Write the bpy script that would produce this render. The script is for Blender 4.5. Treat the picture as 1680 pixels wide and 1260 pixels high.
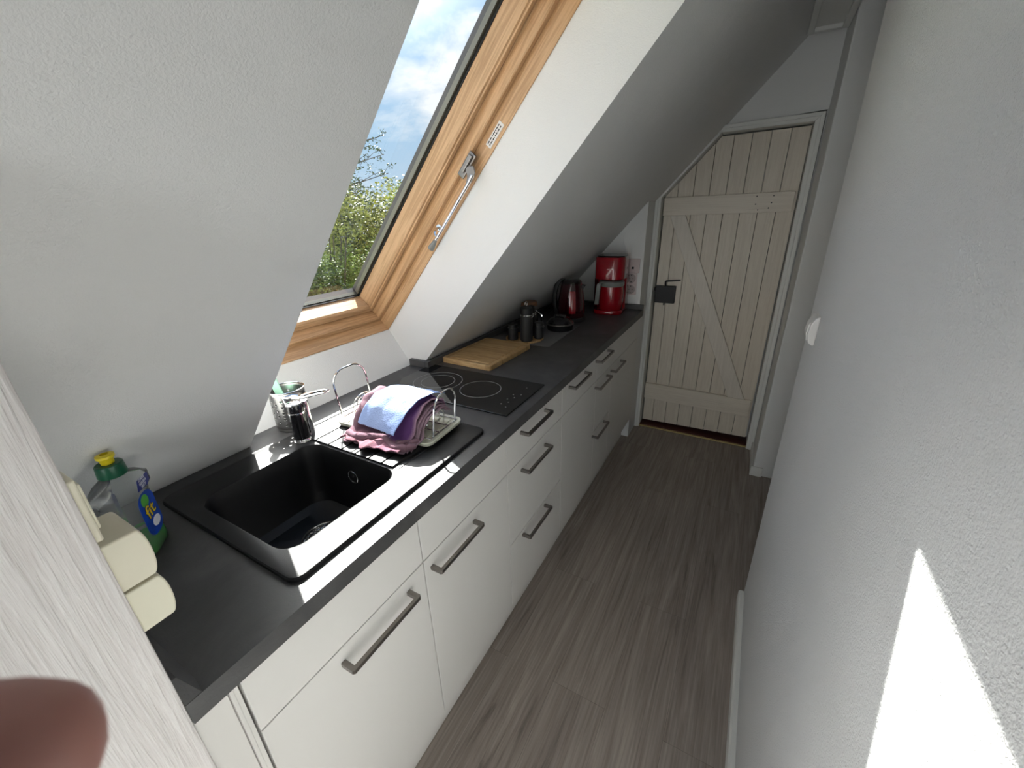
import bpy, math, random
from mathutils import Vector, Matrix, noise
random.seed(7)
for o in list(bpy.data.objects): bpy.data.objects.remove(o, do_unlink=True)
SC = bpy.context.scene
COL = SC.collection
R = math.radians
PI = math.pi
# ------------------------------------------------------------------ camera
CAMPOS = Vector((0.541, 0.3755, 1.4826))
CR = Vector((0.8717384, 0.4891351, -0.0286195)); CF = Vector((-0.4615795, 0.8002275, -0.3828582))
CR.normalize(); CF = (CF - CR*CF.dot(CR)).normalized(); CU = CR.cross(CF)
camd = bpy.data.cameras.new('camera'); cam = bpy.data.objects.new('camera', camd); COL.objects.link(cam)
CAMM = Matrix.Translation(CAMPOS) @ Matrix((CR, CU, -CF)).transposed().to_4x4()
cam.matrix_world = CAMM
camd.sensor_width = 36; camd.sensor_fit = 'HORIZONTAL'; camd.lens = 676.0/1680*36
camd.clip_start = 0.005; camd.clip_end = 200
camd.dof.use_dof = True; camd.dof.focus_distance = 1.3; camd.dof.aperture_fstop = 14
SC.camera = cam
# ------------------------------------------------------------------ view
SC.view_settings.view_transform = 'Standard'; SC.view_settings.look = 'None'
SC.view_settings.gamma = 1; SC.view_settings.use_curve_mapping = False
SC.view_settings.exposure = 0.6
# ------------------------------------------------------------------ sun, sky
SUN_DIR = Vector((1.0, -0.84, -1.08)).normalized()
sd = bpy.data.lights.new('sun', 'SUN'); so = bpy.data.objects.new('sun', sd); COL.objects.link(so)
sd.energy = 18; sd.angle = R(0.55); sd.color = (1.0, 0.96, 0.9)
so.rotation_euler = SUN_DIR.to_track_quat('-Z', 'Y').to_euler(); so.location = (-8, 8, 9)

def nd(nt, t, **k):
    n = nt.nodes.new(t)
    for a, b in k.items():
        if a in n.inputs.keys(): n.inputs[a].default_value = b
        else: setattr(n, a, b)
    return n
def ramp(nt, pts, interp='LINEAR'):
    n = nt.nodes.new('ShaderNodeValToRGB'); cr = n.color_ramp; cr.interpolation = interp
    while len(cr.elements) < len(pts): cr.elements.new(0.5)
    for e, (p, c) in zip(cr.elements, pts):
        e.position = p; e.color = tuple(c)+(1,) if len(c) == 3 else c
    return n
W = bpy.data.worlds.new('sky'); SC.world = W; W.use_nodes = True
nt = W.node_tree; nt.nodes.clear()
out = nd(nt, 'ShaderNodeOutputWorld'); bg = nd(nt, 'ShaderNodeBackground', Strength=0.60)
tc = nd(nt, 'ShaderNodeTexCoord'); sep = nd(nt, 'ShaderNodeSeparateXYZ')
mp = nd(nt, 'ShaderNodeMapping'); mp.inputs['Scale'].default_value = (1, 1, 2.6); mp.inputs['Location'].default_value = (0.35, 0.2, 0.1)
nz = nd(nt, 'ShaderNodeTexNoise', Scale=3.4, Detail=8.0, Roughness=0.55, Distortion=0.3)
cl = ramp(nt, [(0.49, (0, 0, 0)), (0.62, (1, 1, 1))])
gr = ramp(nt, [(0.48, (0.74, 0.87, 1.0)), (0.58, (0.50, 0.74, 1.0)), (0.78, (0.27, 0.52, 0.98))])
mx = nd(nt, 'ShaderNodeMixRGB'); mx.inputs[2].default_value = (1.15, 1.17, 1.2, 1)
ma = nd(nt, 'ShaderNodeMath', operation='MULTIPLY_ADD'); ma.inputs[1].default_value = 0.5; ma.inputs[2].default_value = 0.5
L = nt.links.new
L(tc.outputs['Generated'], mp.inputs[0]); L(mp.outputs[0], nz.inputs['Vector']); L(nz.outputs[0], cl.inputs[0])
L(tc.outputs['Generated'], sep.inputs[0]); L(sep.outputs['Z'], ma.inputs[0]); L(ma.outputs[0], gr.inputs[0])
L(cl.outputs[0], mx.inputs[0]); L(gr.outputs[0], mx.inputs[1]); # bright hazy sky round the sun
dp = nd(nt, 'ShaderNodeVectorMath', operation='DOT_PRODUCT'); dp.inputs[1].default_value = tuple(-SUN_DIR); L(tc.outputs['Generated'], dp.inputs[0])
c0 = nd(nt, 'ShaderNodeMath', operation='MAXIMUM'); c0.inputs[1].default_value = 0.0; L(dp.outputs['Value'], c0.inputs[0])
pw = nd(nt, 'ShaderNodeMath', operation='POWER'); pw.inputs[1].default_value = 55.0; L(c0.outputs[0], pw.inputs[0])
gl = nd(nt, 'ShaderNodeVectorMath', operation='SCALE'); gl.inputs[0].default_value = (1.0, 0.97, 0.93); 
gs = nd(nt, 'ShaderNodeMath', operation='MULTIPLY'); gs.inputs[1].default_value = 58.0; L(pw.outputs[0], gs.inputs[0]); L(gs.outputs[0], gl.inputs['Scale'])
sa = nd(nt, 'ShaderNodeVectorMath', operation='ADD'); L(mx.outputs[0], sa.inputs[0]); L(gl.outputs[0], sa.inputs[1])
L(sa.outputs[0], bg.inputs[0]); L(bg.outputs[0], out.inputs[0])

# roof frame of reference: x = up the slope, y = along the room, z = out through the roof
TH = R(48)
RS = Vector((math.cos(TH), 0, math.sin(TH))); RY = Vector((0, 1, 0)); RN = Vector((-math.sin(TH), 0, math.cos(TH)))
RO = Vector((-0.555, 0, 0.94))
ROOF = Matrix.Translation(RO) @ Matrix((RS, RY, RN)).transposed().to_4x4()
S0, S1, YN, YF = -0.047, 1.200, 0.87, 1.585
# daylight portal in the skylight opening
pd = bpy.data.lights.new('skylight_portal', 'AREA'); pd.shape = 'RECTANGLE'; pd.size = S1-S0-0.11; pd.size_y = YF-YN-0.11
pd.cycles.is_portal = True
po = bpy.data.objects.new('skylight_portal', pd); COL.objects.link(po)
po.matrix_world = ROOF @ Matrix.Translation(((S0+S1)/2, (YN+YF)/2, 0.42))

# added fill light, outside an invented glazed door behind the photographer
bd = bpy.data.lights.new('back_fill_light', 'AREA'); bd.shape = 'RECTANGLE'; bd.size = 0.50; bd.size_y = 1.60; bd.energy = 8; bd.color = (1.0, 0.985, 0.97)
bo = bpy.data.objects.new('back_fill_light', bd); COL.objects.link(bo); bo.location = (0.415, -1.50, 0.92); bo.rotation_euler = (R(90), 0, 0)
bo.rotation_euler = Vector((0, 1, 0)).to_track_quat('-Z', 'Z').to_euler()

# ================================================================== materials
def newmat(name):
    m = bpy.data.materials.new(name); m.use_nodes = True
    nt = m.node_tree; return m, nt, nt.nodes['Principled BSDF']
def simple(name, col, rough=0.5, metal=0.0, bump=0, bscale=200, var=0, vscale=8, spec=0.5, coat=0):
    m, nt, p = newmat(name); L = nt.links.new
    p.inputs['Base Color'].default_value = (*col, 1); p.inputs['Roughness'].default_value = rough
    p.inputs['Metallic'].default_value = metal; p.inputs['Specular IOR Level'].default_value = spec
    p.inputs['Coat Weight'].default_value = coat
    tc = nd(nt, 'ShaderNodeTexCoord')
    if var:
        n = nd(nt, 'ShaderNodeTexNoise', Scale=vscale, Detail=6.0); L(tc.outputs['Object'], n.inputs['Vector'])
        r = ramp(nt, [(0.3, [c*(1-var) for c in col]), (0.7, [min(1, c*(1+var)) for c in col])]); L(n.outputs[0], r.inputs[0]); L(r.outputs[0], p.inputs['Base Color'])
    if bump:
        n = nd(nt, 'ShaderNodeTexNoise', Scale=bscale, Detail=3.0); L(tc.outputs['Object'], n.inputs['Vector'])
        b = nd(nt, 'ShaderNodeBump', Strength=bump, Distance=0.003); L(n.outputs[0], b.inputs['Height']); L(b.outputs[0], p.inputs['Normal'])
    return m
def wood(name, axis, c1, c2, rough=0.45, scale=1.0, bump=0.15, ring=0.6, pore=0):
    """grain runs along local axis 0/1/2"""
    m, nt, p = newmat(name); L = nt.links.new
    tc = nd(nt, 'ShaderNodeTexCoord'); mp = nd(nt, 'ShaderNodeMapping')
    s = [28*scale]*3; s[axis] = 1.3*scale; mp.inputs['Scale'].default_value = s
    L(tc.outputs['Object'], mp.inputs[0])
    n = nd(nt, 'ShaderNodeTexNoise', Scale=1.0, Detail=6.0, Roughness=0.6, Distortion=0.5); L(mp.outputs[0], n.inputs['Vector'])
    mp2 = nd(nt, 'ShaderNodeMapping'); s2 = [150*scale]*3; s2[axis] = 2.5*scale; mp2.inputs['Scale'].default_value = s2; L(tc.outputs['Object'], mp2.inputs[0])
    n2 = nd(nt, 'ShaderNodeTexNoise', Scale=1.0, Detail=3.0); L(mp2.outputs[0], n2.inputs['Vector'])
    ml = nd(nt, 'ShaderNodeMath', operation='MULTIPLY'); ml.inputs[1].default_value = 5.0; L(n.outputs[0], ml.inputs[0])
    pp = nd(nt, 'ShaderNodeMath', operation='PINGPONG'); pp.inputs[1].default_value = 0.5; L(ml.outputs[0], pp.inputs[0])
    m2 = nd(nt, 'ShaderNodeMath', operation='MULTIPLY_ADD'); m2.inputs[1].default_value = 2*ring; L(pp.outputs[0], m2.inputs[0])
    m3 = nd(nt, 'ShaderNodeMath', operation='MULTIPLY'); m3.inputs[1].default_value = 1-ring; L(n2.outputs[0], m3.inputs[0]); L(m3.outputs[0], m2.inputs[2])
    r = ramp(nt, [(0.15, c1), (0.75, c2)]); L(m2.outputs[0], r.inputs[0]); L(r.outputs[0], p.inputs['Base Color'])
    p.inputs['Roughness'].default_value = rough
    b = nd(nt, 'ShaderNodeBump', Strength=bump, Distance=0.002); L(m2.outputs[0], b.inputs['Height']); L(b.outputs[0], p.inputs['Normal'])
    return m
def plaster(name, col, strength, scale, dist=0.005):
    m, nt, p = newmat(name); L = nt.links.new
    p.inputs['Base Color'].default_value = (*col, 1); p.inputs['Roughness'].default_value = 0.75; p.inputs['Specular IOR Level'].default_value = 0.35
    tc = nd(nt, 'ShaderNodeTexCoord')
    n = nd(nt, 'ShaderNodeTexNoise', Scale=scale, Detail=3.0, Roughness=0.6, Distortion=0.4); L(tc.outputs['Object'], n.inputs['Vector'])
    n2 = nd(nt, 'ShaderNodeTexNoise', Scale=4.0, Detail=2.0); L(tc.outputs['Object'], n2.inputs['Vector'])
    b = nd(nt, 'ShaderNodeBump', Strength=strength, Distance=dist); L(n.outputs[0], b.inputs['Height'])
    b2 = nd(nt, 'ShaderNodeBump', Strength=0.25, Distance=0.03); L(n2.outputs[0], b2.inputs['Height']); L(b.outputs[0], b2.inputs['Normal']); L(b2.outputs[0], p.inputs['Normal'])
    return m
M = {}
M['plaster'] = plaster('plaster_white', (0.81, 0.81, 0.80), 0.4, 330, 0.003)
M['plaster_rough'] = plaster('plaster_white_roughcast', (0.83, 0.83, 0.825), 0.8, 320, 0.007)
M['paint'] = simple('white_paint', (0.76, 0.76, 0.73), 0.45, bump=0.06, bscale=60)
M['cabinet'] = simple('cabinet_lacquer', (0.77, 0.755, 0.73), 0.38)
M['gap'] = simple('carcass_shadow_white', (0.35, 0.35, 0.34), 0.6)
M['steel'] = simple('brushed_steel', (0.34, 0.335, 0.33), 0.3, 1.0)
M['nickel'] = simple('brushed_nickel', (0.26, 0.24, 0.225), 0.32, 1.0, bump=0.05, bscale=400)
M['chrome'] = simple('chrome', (0.85, 0.85, 0.86), 0.08, 1.0)
M['black_gloss'] = simple('black_gloss', (0.012, 0.012, 0.014), 0.12)
M['black_sink'] = simple('black_composite', (0.006, 0.006, 0.007), 0.46, bump=0.15, bscale=900, spec=0.45)
M['black_matt'] = simple('black_matt', (0.015, 0.015, 0.016), 0.5)
M['iron'] = simple('black_iron', (0.012, 0.012, 0.014), 0.55, bump=0.2, bscale=80)
M['hob'] = simple('hob_glass', (0.006, 0.006, 0.007), 0.05, spec=0.6)
M['hobprint'] = simple('hob_print', (0.32, 0.32, 0.33), 0.4)
M['red'] = simple('red_lacquer', (0.30, 0.004, 0.012), 0.16, coat=0.5)
M['kettle_dark'] = simple('dark_wine_lacquer', (0.035, 0.002, 0.005), 0.14, coat=0.5)
M['grey_plastic'] = simple('grey_plastic', (0.22, 0.23, 0.22), 0.4)
M['cream'] = simple('cream_plastic', (0.78, 0.75, 0.60), 0.4)
M['cream2'] = simple('cream_plastic_aged', (0.74, 0.70, 0.56), 0.42, var=0.06)
M['white_plastic'] = simple('white_plastic', (0.74, 0.72, 0.70), 0.35)
M['socket_pink'] = simple('socket_plastic', (0.66, 0.56, 0.55), 0.35)
M['socket_cup'] = simple('socket_plastic_cup', (0.42, 0.36, 0.35), 0.4)
M['tray'] = simple('rack_tray', (0.62, 0.62, 0.52), 0.45)
M['green_cap'] = simple('green_cap', (0.006, 0.09, 0.045), 0.35)
M['yellow_cap'] = simple('yellow_cap', (0.75, 0.60, 0.02), 0.35)
M['mint'] = simple('mint_plastic', (0.38, 0.68, 0.52), 0.4)
M['threshold'] = simple('threshold_redbrown', (0.07, 0.012, 0.008), 0.5, var=0.3)
M['brass'] = simple('brass_strip', (0.55, 0.45, 0.22), 0.4, 0.7)
M['mat_grey'] = simple('grey_mat', (0.15, 0.15, 0.155), 0.8, bump=0.3, bscale=500)
M['darkwood'] = simple('brown_wood', (0.16, 0.07, 0.03), 0.5, var=0.3, vscale=40)
M['rubber'] = simple('black_rubber', (0.008, 0.008, 0.008), 0.7)
M['spacer'] = simple('glazing_spacer', (0.22, 0.21, 0.17), 0.35, 0.6)
M['label_blue'] = simple('label_blue', (0.01, 0.06, 0.40), 0.35, var=0.4, vscale=30)
M['label_dark'] = simple('label_navy', (0.01, 0.02, 0.20), 0.35)
M['label_green'] = simple('label_green', (0.10, 0.42, 0.06), 0.35)
M['label_yellow'] = simple('label_yellow', (0.85, 0.62, 0.02), 0.35)
M['label_white'] = simple('label_white', (0.80, 0.82, 0.88), 0.35)
M['print'] = simple('print_dark', (0.02, 0.02, 0.02), 0.5)
M['pine_s'] = wood('pine_along', 0, (0.42, 0.245, 0.115), (0.64, 0.41, 0.225), 0.38, 1.3, 0.15, 0.55)
M['pine_y'] = wood('pine_across', 1, (0.41, 0.24, 0.115), (0.62, 0.39, 0.215), 0.38, 1.3, 0.15, 0.55)
M['door'] = wood('door_cream_paint', 2, (0.66, 0.585, 0.49), (0.76, 0.69, 0.59), 0.42, 1.2, 0.5, 0.35)
M['door_x'] = wood('door_cream_batten', 0, (0.69, 0.615, 0.52), (0.78, 0.71, 0.61), 0.42, 1.2, 0.4, 0.35)
def brace_mat():
    return wood('door_cream_brace', 2, (0.67, 0.61, 0.53), (0.76, 0.70, 0.62), 0.42, 1.2, 0.3, 0.3)
M['brace'] = brace_mat()
M['post'] = wood('whitewashed_timber', 2, (0.70, 0.655, 0.64), (0.83, 0.80, 0.79), 0.7, 2.6, 1.0, 0.35)
M['leaf'] = simple('leaf_green', (0.20, 0.26, 0.05), 0.6, var=0.7, vscale=6)
M['leaf2'] = simple('leaf_yellowgreen', (0.42, 0.42, 0.12), 0.6, var=0.6, vscale=5)
M['leaf3'] = simple('leaf_dark', (0.07, 0.10, 0.03), 0.6, var=0.6, vscale=5)
M['bark'] = simple('bark', (0.10, 0.075, 0.05), 0.9, bump=0.5, bscale=30, var=0.3)
M['grass'] = simple('grass', (0.10, 0.16, 0.04), 0.9, var=0.4, vscale=2)
# skin
m, nt, p = newmat('skin'); p.inputs['Base Color'].default_value = (0.42, 0.20, 0.17, 1); p.inputs['Roughness'].default_value = 0.5
p.inputs['Subsurface Weight'].default_value = 0.15; p.inputs['Subsurface Radius'].default_value = (0.01, 0.004, 0.002); M['skin'] = m
M['nail'] = simple('nail', (0.50, 0.26, 0.22), 0.25)
M['sleeve'] = simple('sleeve_cloth', (0.05, 0.06, 0.09), 0.9, bump=0.3, bscale=400)
# glass pane, clear: see-through with a mirror share that grows at a slant
def glassmat(name, tint, ior=1.45, rough=0.0, dens=1.0):
    m = bpy.data.materials.new(name); m.use_nodes = True; nt = m.node_tree; nt.nodes.clear(); L = nt.links.new
    o = nd(nt, 'ShaderNodeOutputMaterial'); t = nd(nt, 'ShaderNodeBsdfTransparent', Color=(*tint, 1)); g = nd(nt, 'ShaderNodeBsdfGlossy', Roughness=rough)
    f = nd(nt, 'ShaderNodeFresnel', IOR=ior); x = nd(nt, 'ShaderNodeMixShader')
    gm = nd(nt, 'ShaderNodeNewGeometry'); inv = nd(nt, 'ShaderNodeMath', operation='SUBTRACT'); inv.inputs[0].default_value = 1.0; L(gm.outputs['Backfacing'], inv.inputs[1])
    fm = nd(nt, 'ShaderNodeMath', operation='MULTIPLY'); L(f.outputs[0], fm.inputs[0]); L(inv.outputs[0], fm.inputs[1])
    L(fm.outputs[0], x.inputs[0]); L(t.outputs[0], x.inputs[1]); L(g.outputs[0], x.inputs[2]); L(x.outputs[0], o.inputs[0]); return m
M['glass'] = glassmat('window_glass', (0.96, 0.98, 0.98))
def plasticmat(name, tint, dcol, dfac, rough):
    m = bpy.data.materials.new(name); m.use_nodes = True; nt = m.node_tree; nt.nodes.clear(); L = nt.links.new
    o = nd(nt, 'ShaderNodeOutputMaterial'); t = nd(nt, 'ShaderNodeBsdfTransparent', Color=(*tint, 1)); g = nd(nt, 'ShaderNodeBsdfGlossy', Roughness=rough); d = nd(nt, 'ShaderNodeBsdfTranslucent', Color=(*dcol, 1))
    d2 = nd(nt, 'ShaderNodeBsdfDiffuse', Color=(*dcol, 1)); md = nd(nt, 'ShaderNodeMixShader', Fac=0.5); L(d.outputs[0], md.inputs[1]); L(d2.outputs[0], md.inputs[2])
    x0 = nd(nt, 'ShaderNodeMixShader', Fac=dfac); L(t.outputs[0], x0.inputs[1]); L(md.outputs[0], x0.inputs[2])
    lw = nd(nt, 'ShaderNodeLayerWeight', Blend=0.25); x = nd(nt, 'ShaderNodeMixShader')
    L(lw.outputs['Fresnel'], x.inputs[0]); L(x0.outputs[0], x.inputs[1]); L(g.outputs[0], x.inputs[2]); L(x.outputs[0], o.inputs[0]); return m
M['bottle'] = plasticmat('clear_plastic', (0.90, 0.92, 0.92), (0.62, 0.64, 0.64), 0.24, 0.12)
M['liquid'] = plasticmat('green_liquid', (0.15, 0.8, 0.15), (0.02, 0.75, 0.04), 0.75, 0.1)
# worktop: dark concrete look laminate
m, nt, p = newmat('worktop_laminate'); Lk = nt.links.new; tc = nd(nt, 'ShaderNodeTexCoord')
a = nd(nt, 'ShaderNodeTexNoise', Scale=7.0, Detail=9.0, Roughness=0.65, Distortion=0.6); Lk(tc.outputs['Object'], a.inputs['Vector'])
r = ramp(nt, [(0.3, (0.045, 0.045, 0.047)), (0.55, (0.072, 0.071, 0.073)), (0.75, (0.110, 0.108, 0.108))]); Lk(a.outputs[0], r.inputs[0]); Lk(r.outputs[0], p.inputs['Base Color'])
a2 = nd(nt, 'ShaderNodeTexNoise', Scale=300.0, Detail=2.0); Lk(tc.outputs['Object'], a2.inputs['Vector'])
b = nd(nt, 'ShaderNodeBump', Strength=0.25, Distance=0.001); Lk(a2.outputs[0], b.inputs['Height']); Lk(b.outputs[0], p.inputs['Normal'])
p.inputs['Roughness'].default_value = 0.48; M['worktop'] = m
# floor: grey-brown vinyl planks along y
m, nt, p = newmat('floor_planks'); Lk = nt.links.new; tc = nd(nt, 'ShaderNodeTexCoord')
mp = nd(nt, 'ShaderNodeMapping'); mp.inputs['Rotation'].default_value = (0, 0, R(90)); Lk(tc.outputs['Object'], mp.inputs[0])
br = nd(nt, 'ShaderNodeTexBrick'); br.offset = 0.37; br.inputs['Scale'].default_value = 1.0; br.inputs['Brick Width'].default_value = 1.22; br.inputs['Row Height'].default_value = 0.18
br.inputs['Mortar Size'].default_value = 0.0007; br.inputs['Color1'].default_value = (0.30, 0.30, 0.30, 1); br.inputs['Color2'].default_value = (0.62, 0.62, 0.62, 1); br.inputs['Mortar'].default_value = (0.02, 0.02, 0.02, 1)
Lk(mp.outputs[0], br.inputs['Vector'])
mg = nd(nt, 'ShaderNodeMapping'); mg.inputs['Scale'].default_value = (17, 1.1, 17); Lk(tc.outputs['Object'], mg.inputs[0])
ad = nd(nt, 'ShaderNodeVectorMath', operation='ADD'); Lk(mg.outputs[0], ad.inputs[0])
sc = nd(nt, 'ShaderNodeVectorMath', operation='SCALE'); sc.inputs['Scale'].default_value = 9.0; Lk(br.outputs['Color'], sc.inputs[0]); Lk(sc.outputs[0], ad.inputs[1])
g1 = nd(nt, 'ShaderNodeTexNoise', Scale=0.8, Detail=10.0, Roughness=0.66, Distortion=2.2); Lk(ad.outputs[0], g1.inputs['Vector'])
mg2 = nd(nt, 'ShaderNodeMapping'); mg2.inputs['Scale'].default_value = (160, 4, 160); Lk(tc.outputs['Object'], mg2.inputs[0])
g2 = nd(nt, 'ShaderNodeTexNoise', Scale=1.0, Detail=3.0); Lk(mg2.outputs[0], g2.inputs['Vector'])
r1 = ramp(nt, [(0.28, (0.13, 0.104, 0.092)), (0.40, (0.28, 0.235, 0.21)), (0.6, (0.37, 0.318, 0.285)), (0.8, (0.45, 0.40, 0.36))]); Lk(g1.outputs[0], r1.inputs[0])
r2 = ramp(nt, [(0.3, (0.75, 0.75, 0.75)), (0.7, (1.1, 1.1, 1.1))]); Lk(g2.outputs[0], r2.inputs[0])
x1 = nd(nt, 'ShaderNodeMixRGB', blend_type='MULTIPLY'); x1.inputs[0].default_value = 1; Lk(r1.outputs[0], x1.inputs[1]); Lk(r2.outputs[0], x1.inputs[2])
r3 = ramp(nt, [(0.0, (0.6, 0.6, 0.6)), (0.2, (0.96, 0.95, 0.94)), (0.7, (1.02, 1.02, 1.0))]); Lk(br.outputs['Color'], r3.inputs[0])
x2 = nd(nt, 'ShaderNodeMixRGB', blend_type='MULTIPLY'); x2.inputs[0].default_value = 1; Lk(x1.outputs[0], x2.inputs[1]); Lk(r3.outputs[0], x2.inputs[2]); Lk(x2.outputs[0], p.inputs['Base Color'])
b = nd(nt, 'ShaderNodeBump', Strength=0.2, Distance=0.001); Lk(g2.outputs[0], b.inputs['Height']); Lk(b.outputs[0], p.inputs['Normal']); p.inputs['Roughness'].default_value = 0.5
M['floor'] = m
# bamboo board
m, nt, p = newmat('bamboo'); Lk = nt.links.new; tc = nd(nt, 'ShaderNodeTexCoord')
br = nd(nt, 'ShaderNodeTexBrick'); br.inputs['Scale'].default_value = 1.0; br.inputs['Brick Width'].default_value = 0.2; br.inputs['Row Height'].default_value = 0.012; br.inputs['Mortar Size'].default_value = 0.0
br.inputs['Color1'].default_value = (0.42, 0.27, 0.12, 1); br.inputs['Color2'].default_value = (0.56, 0.38, 0.19, 1); Lk(tc.outputs['Object'], br.inputs['Vector'])
mp = nd(nt, 'ShaderNodeMapping'); mp.inputs['Scale'].default_value = (20, 400, 60); Lk(tc.outputs['Object'], mp.inputs[0])
g = nd(nt, 'ShaderNodeTexNoise', Scale=1.0, Detail=3.0); Lk(mp.outputs[0], g.inputs['Vector'])
r = ramp(nt, [(0.3, (0.7, 0.66, 0.6)), (0.7, (1.1, 1.1, 1.1))]); Lk(g.outputs[0], r.inputs[0])
x = nd(nt, 'ShaderNodeMixRGB', blend_type='MULTIPLY'); x.inputs[0].default_value = 1; Lk(br.outputs['Color'], x.inputs[1]); Lk(r.outputs[0], x.inputs[2]); Lk(x.outputs[0], p.inputs['Base Color']); p.inputs['Roughness'].default_value = 0.5
M['bamboo'] = m
# towels (uv: u along the rack, v down the drape)
def cloth(name, pts, vmix=None):
    m, nt, p = newmat(name); Lk = nt.links.new; tc = nd(nt, 'ShaderNodeTexCoord'); s = nd(nt, 'ShaderNodeSeparateXYZ'); Lk(tc.outputs['UV'], s.inputs[0])
    r = ramp(nt, pts); Lk(s.outputs['X'], r.inputs[0]); last = r.outputs[0]
    if vmix:
        r2 = ramp(nt, vmix[0]); Lk(s.outputs['Y'], r2.inputs[0])
        x = nd(nt, 'ShaderNodeMixRGB'); x.inputs[2].default_value = (*vmix[1], 1); Lk(r2.outputs[0], x.inputs[0]); Lk(last, x.inputs[1]); last = x.outputs[0]
    Lk(last, p.inputs['Base Color']); p.inputs['Roughness'].default_value = 0.95; p.inputs['Specular IOR Level'].default_value = 0.1
    n = nd(nt, 'ShaderNodeTexNoise', Scale=260.0, Detail=3.0); Lk(tc.outputs['Object'], n.inputs['Vector'])
    b = nd(nt, 'ShaderNodeBump', Strength=0.6, Distance=0.002); Lk(n.outputs[0], b.inputs['Height']); Lk(b.outputs[0], p.inputs['Normal'])
    return m
br_, wh_, pu_, pk_ = (0.08, 0.045, 0.062), (0.5, 0.4, 0.45), (0.16, 0.07, 0.23), (0.22, 0.105, 0.13)
M['towel'] = cloth('towel_plum', [(0.0, (0.32, 0.20, 0.24)), (0.12, br_), (0.52, br_), (0.53, wh_), (0.54, br_), (0.57, br_), (0.58, wh_), (0.59, pu_), (0.62, pu_), (0.63, wh_), (0.64, pu_), (0.67, pu_), (0.68, wh_), (0.69, pu_), (0.93, pu_), (1.0, (0.35, 0.22, 0.30))],
                   ([(0.80, (0, 0, 0)), (0.86, (0.9, 0.9, 0.9))], pk_))
M['towel_edge'] = cloth('towel_mauve', [(0.0, (0.19, 0.11, 0.14)), (0.5, (0.14, 0.08, 0.105)), (1.0, (0.24, 0.16, 0.20))])
M['blue_cloth'] = cloth('cloth_pale_blue', [(0.0, (0.30, 0.40, 0.68)), (0.5, (0.36, 0.46, 0.74)), (1.0, (0.28, 0.38, 0.68))])

# ================================================================== mesh helpers
class MB:
    def __init__(s): s.v = []; s.f = []; s.uv = None
    def add(s, vs, fs):
        b = len(s.v); s.v += [tuple(v) for v in vs]; s.f += [tuple(b+i for i in f) for f in fs]; return s
    def box(s, x0, x1, y0, y1, z0, z1, mat=None):
        vs = [Vector((x, y, z)) for x in (x0, x1) for y in (y0, y1) for z in (z0, z1)]
        if mat: vs = [mat @ v for v in vs]
        return s.add(vs, [(0, 1, 3, 2), (4, 6, 7, 5), (0, 4, 5, 1), (2, 3, 7, 6), (0, 2, 6, 4), (1, 5, 7, 3)])
    def prism(s, poly, axis, a, b, mat=None):
        """poly of 2D points extruded along axis 0/1/2 from a to b"""
        def P(p, t):
            if axis == 0: v = (t, p[0], p[1])
            elif axis == 1: v = (p[0], t, p[1])
            else: v = (p[0], p[1], t)
            v = Vector(v); return mat @ v if mat else v
        n = len(poly); vs = [P(p, a) for p in poly]+[P(p, b) for p in poly]
        return s.add(vs, [tuple(range(n)), tuple(range(2*n-1, n-1, -1))]+[(i, i+n, (i+1) % n+n, (i+1) % n) for i in range(n)])
    def loft(s, loops, caps=(True, True), closed=True):
        n = len(loops[0]); vs = [v for l in loops for v in l]; fs = []
        for k in range(len(loops)-1):
            for i in range(n if closed else n-1):
                j = (i+1) % n; fs.append((k*n+i, k*n+j, (k+1)*n+j, (k+1)*n+i))
        if caps[0]: fs.append(tuple(range(n-1, -1, -1)))
        if caps[1]: fs.append(tuple((len(loops)-1)*n+i for i in range(n)))
        return s.add(vs, fs)
    def lathe(s, prof, c=(0, 0, 0), seg=32, mat=None, caps=(True, True), sx=1, sy=1):
        loops = []
        for r, z in prof:
            l = [Vector((c[0]+r*sx*math.cos(2*PI*i/seg), c[1]+r*sy*math.sin(2*PI*i/seg), c[2]+z)) for i in range(seg)]
            loops.append([mat @ v for v in l] if mat else l)
        return s.loft(loops, caps)
    def tube(s, pts, r, seg=8, closed=False):
        pts = [Vector(p) for p in pts]; n = len(pts); loops = []; prev = None
        rr = r if isinstance(r, (list, tuple)) else [r]*n
        for i, p in enumerate(pts):
            if closed: t = pts[(i+1) % n]-pts[i-1]
            else: t = pts[min(i+1, n-1)]-pts[max(i-1, 0)]
            t.normalize()
            if prev is None:
                a = Vector((0, 0, 1)) if abs(t.z) < 0.9 else Vector((1, 0, 0)); u = t.cross(a).normalized()
            else: u = (prev-t*prev.dot(t)).normalized()
            prev = u; w = t.cross(u)
            loops.append([p+(u*math.cos(2*PI*k/seg)+w*math.sin(2*PI*k/seg))*rr[i] for k in range(seg)])
        if closed: loops.append(loops[0]); return s.loft(loops, (False, False))
        return s.loft(loops)
    def build(s, name, mat, parent=None, smooth=False, bevel=0, bseg=2, sub=0):
        me = bpy.data.meshes.new(name); me.from_pydata(s.v, [], s.f); me.update()
        o = bpy.data.objects.new(name, me); COL.objects.link(o)
        if mat is not None: me.materials.append(mat)
        import bmesh
        bm = bmesh.new(); bm.from_mesh(me); bmesh.ops.recalc_face_normals(bm, faces=bm.faces); bm.to_mesh(me); bm.free()
        if parent: o.parent = parent
        if bevel:
            b = o.modifiers.new('bevel', 'BEVEL'); b.width = bevel; b.segments = bseg; b.limit_method = 'ANGLE'; b.angle_limit = R(35); b.harden_normals = False
        if sub:
            q = o.modifiers.new('sub', 'SUBSURF'); q.levels = sub; q.render_levels = sub
        if smooth:
            for p in me.polygons: p.use_smooth = True
            if smooth != 'all':
                e = o.modifiers.new('edge', 'EDGE_SPLIT'); e.split_angle = R(40)
        return o
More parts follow.
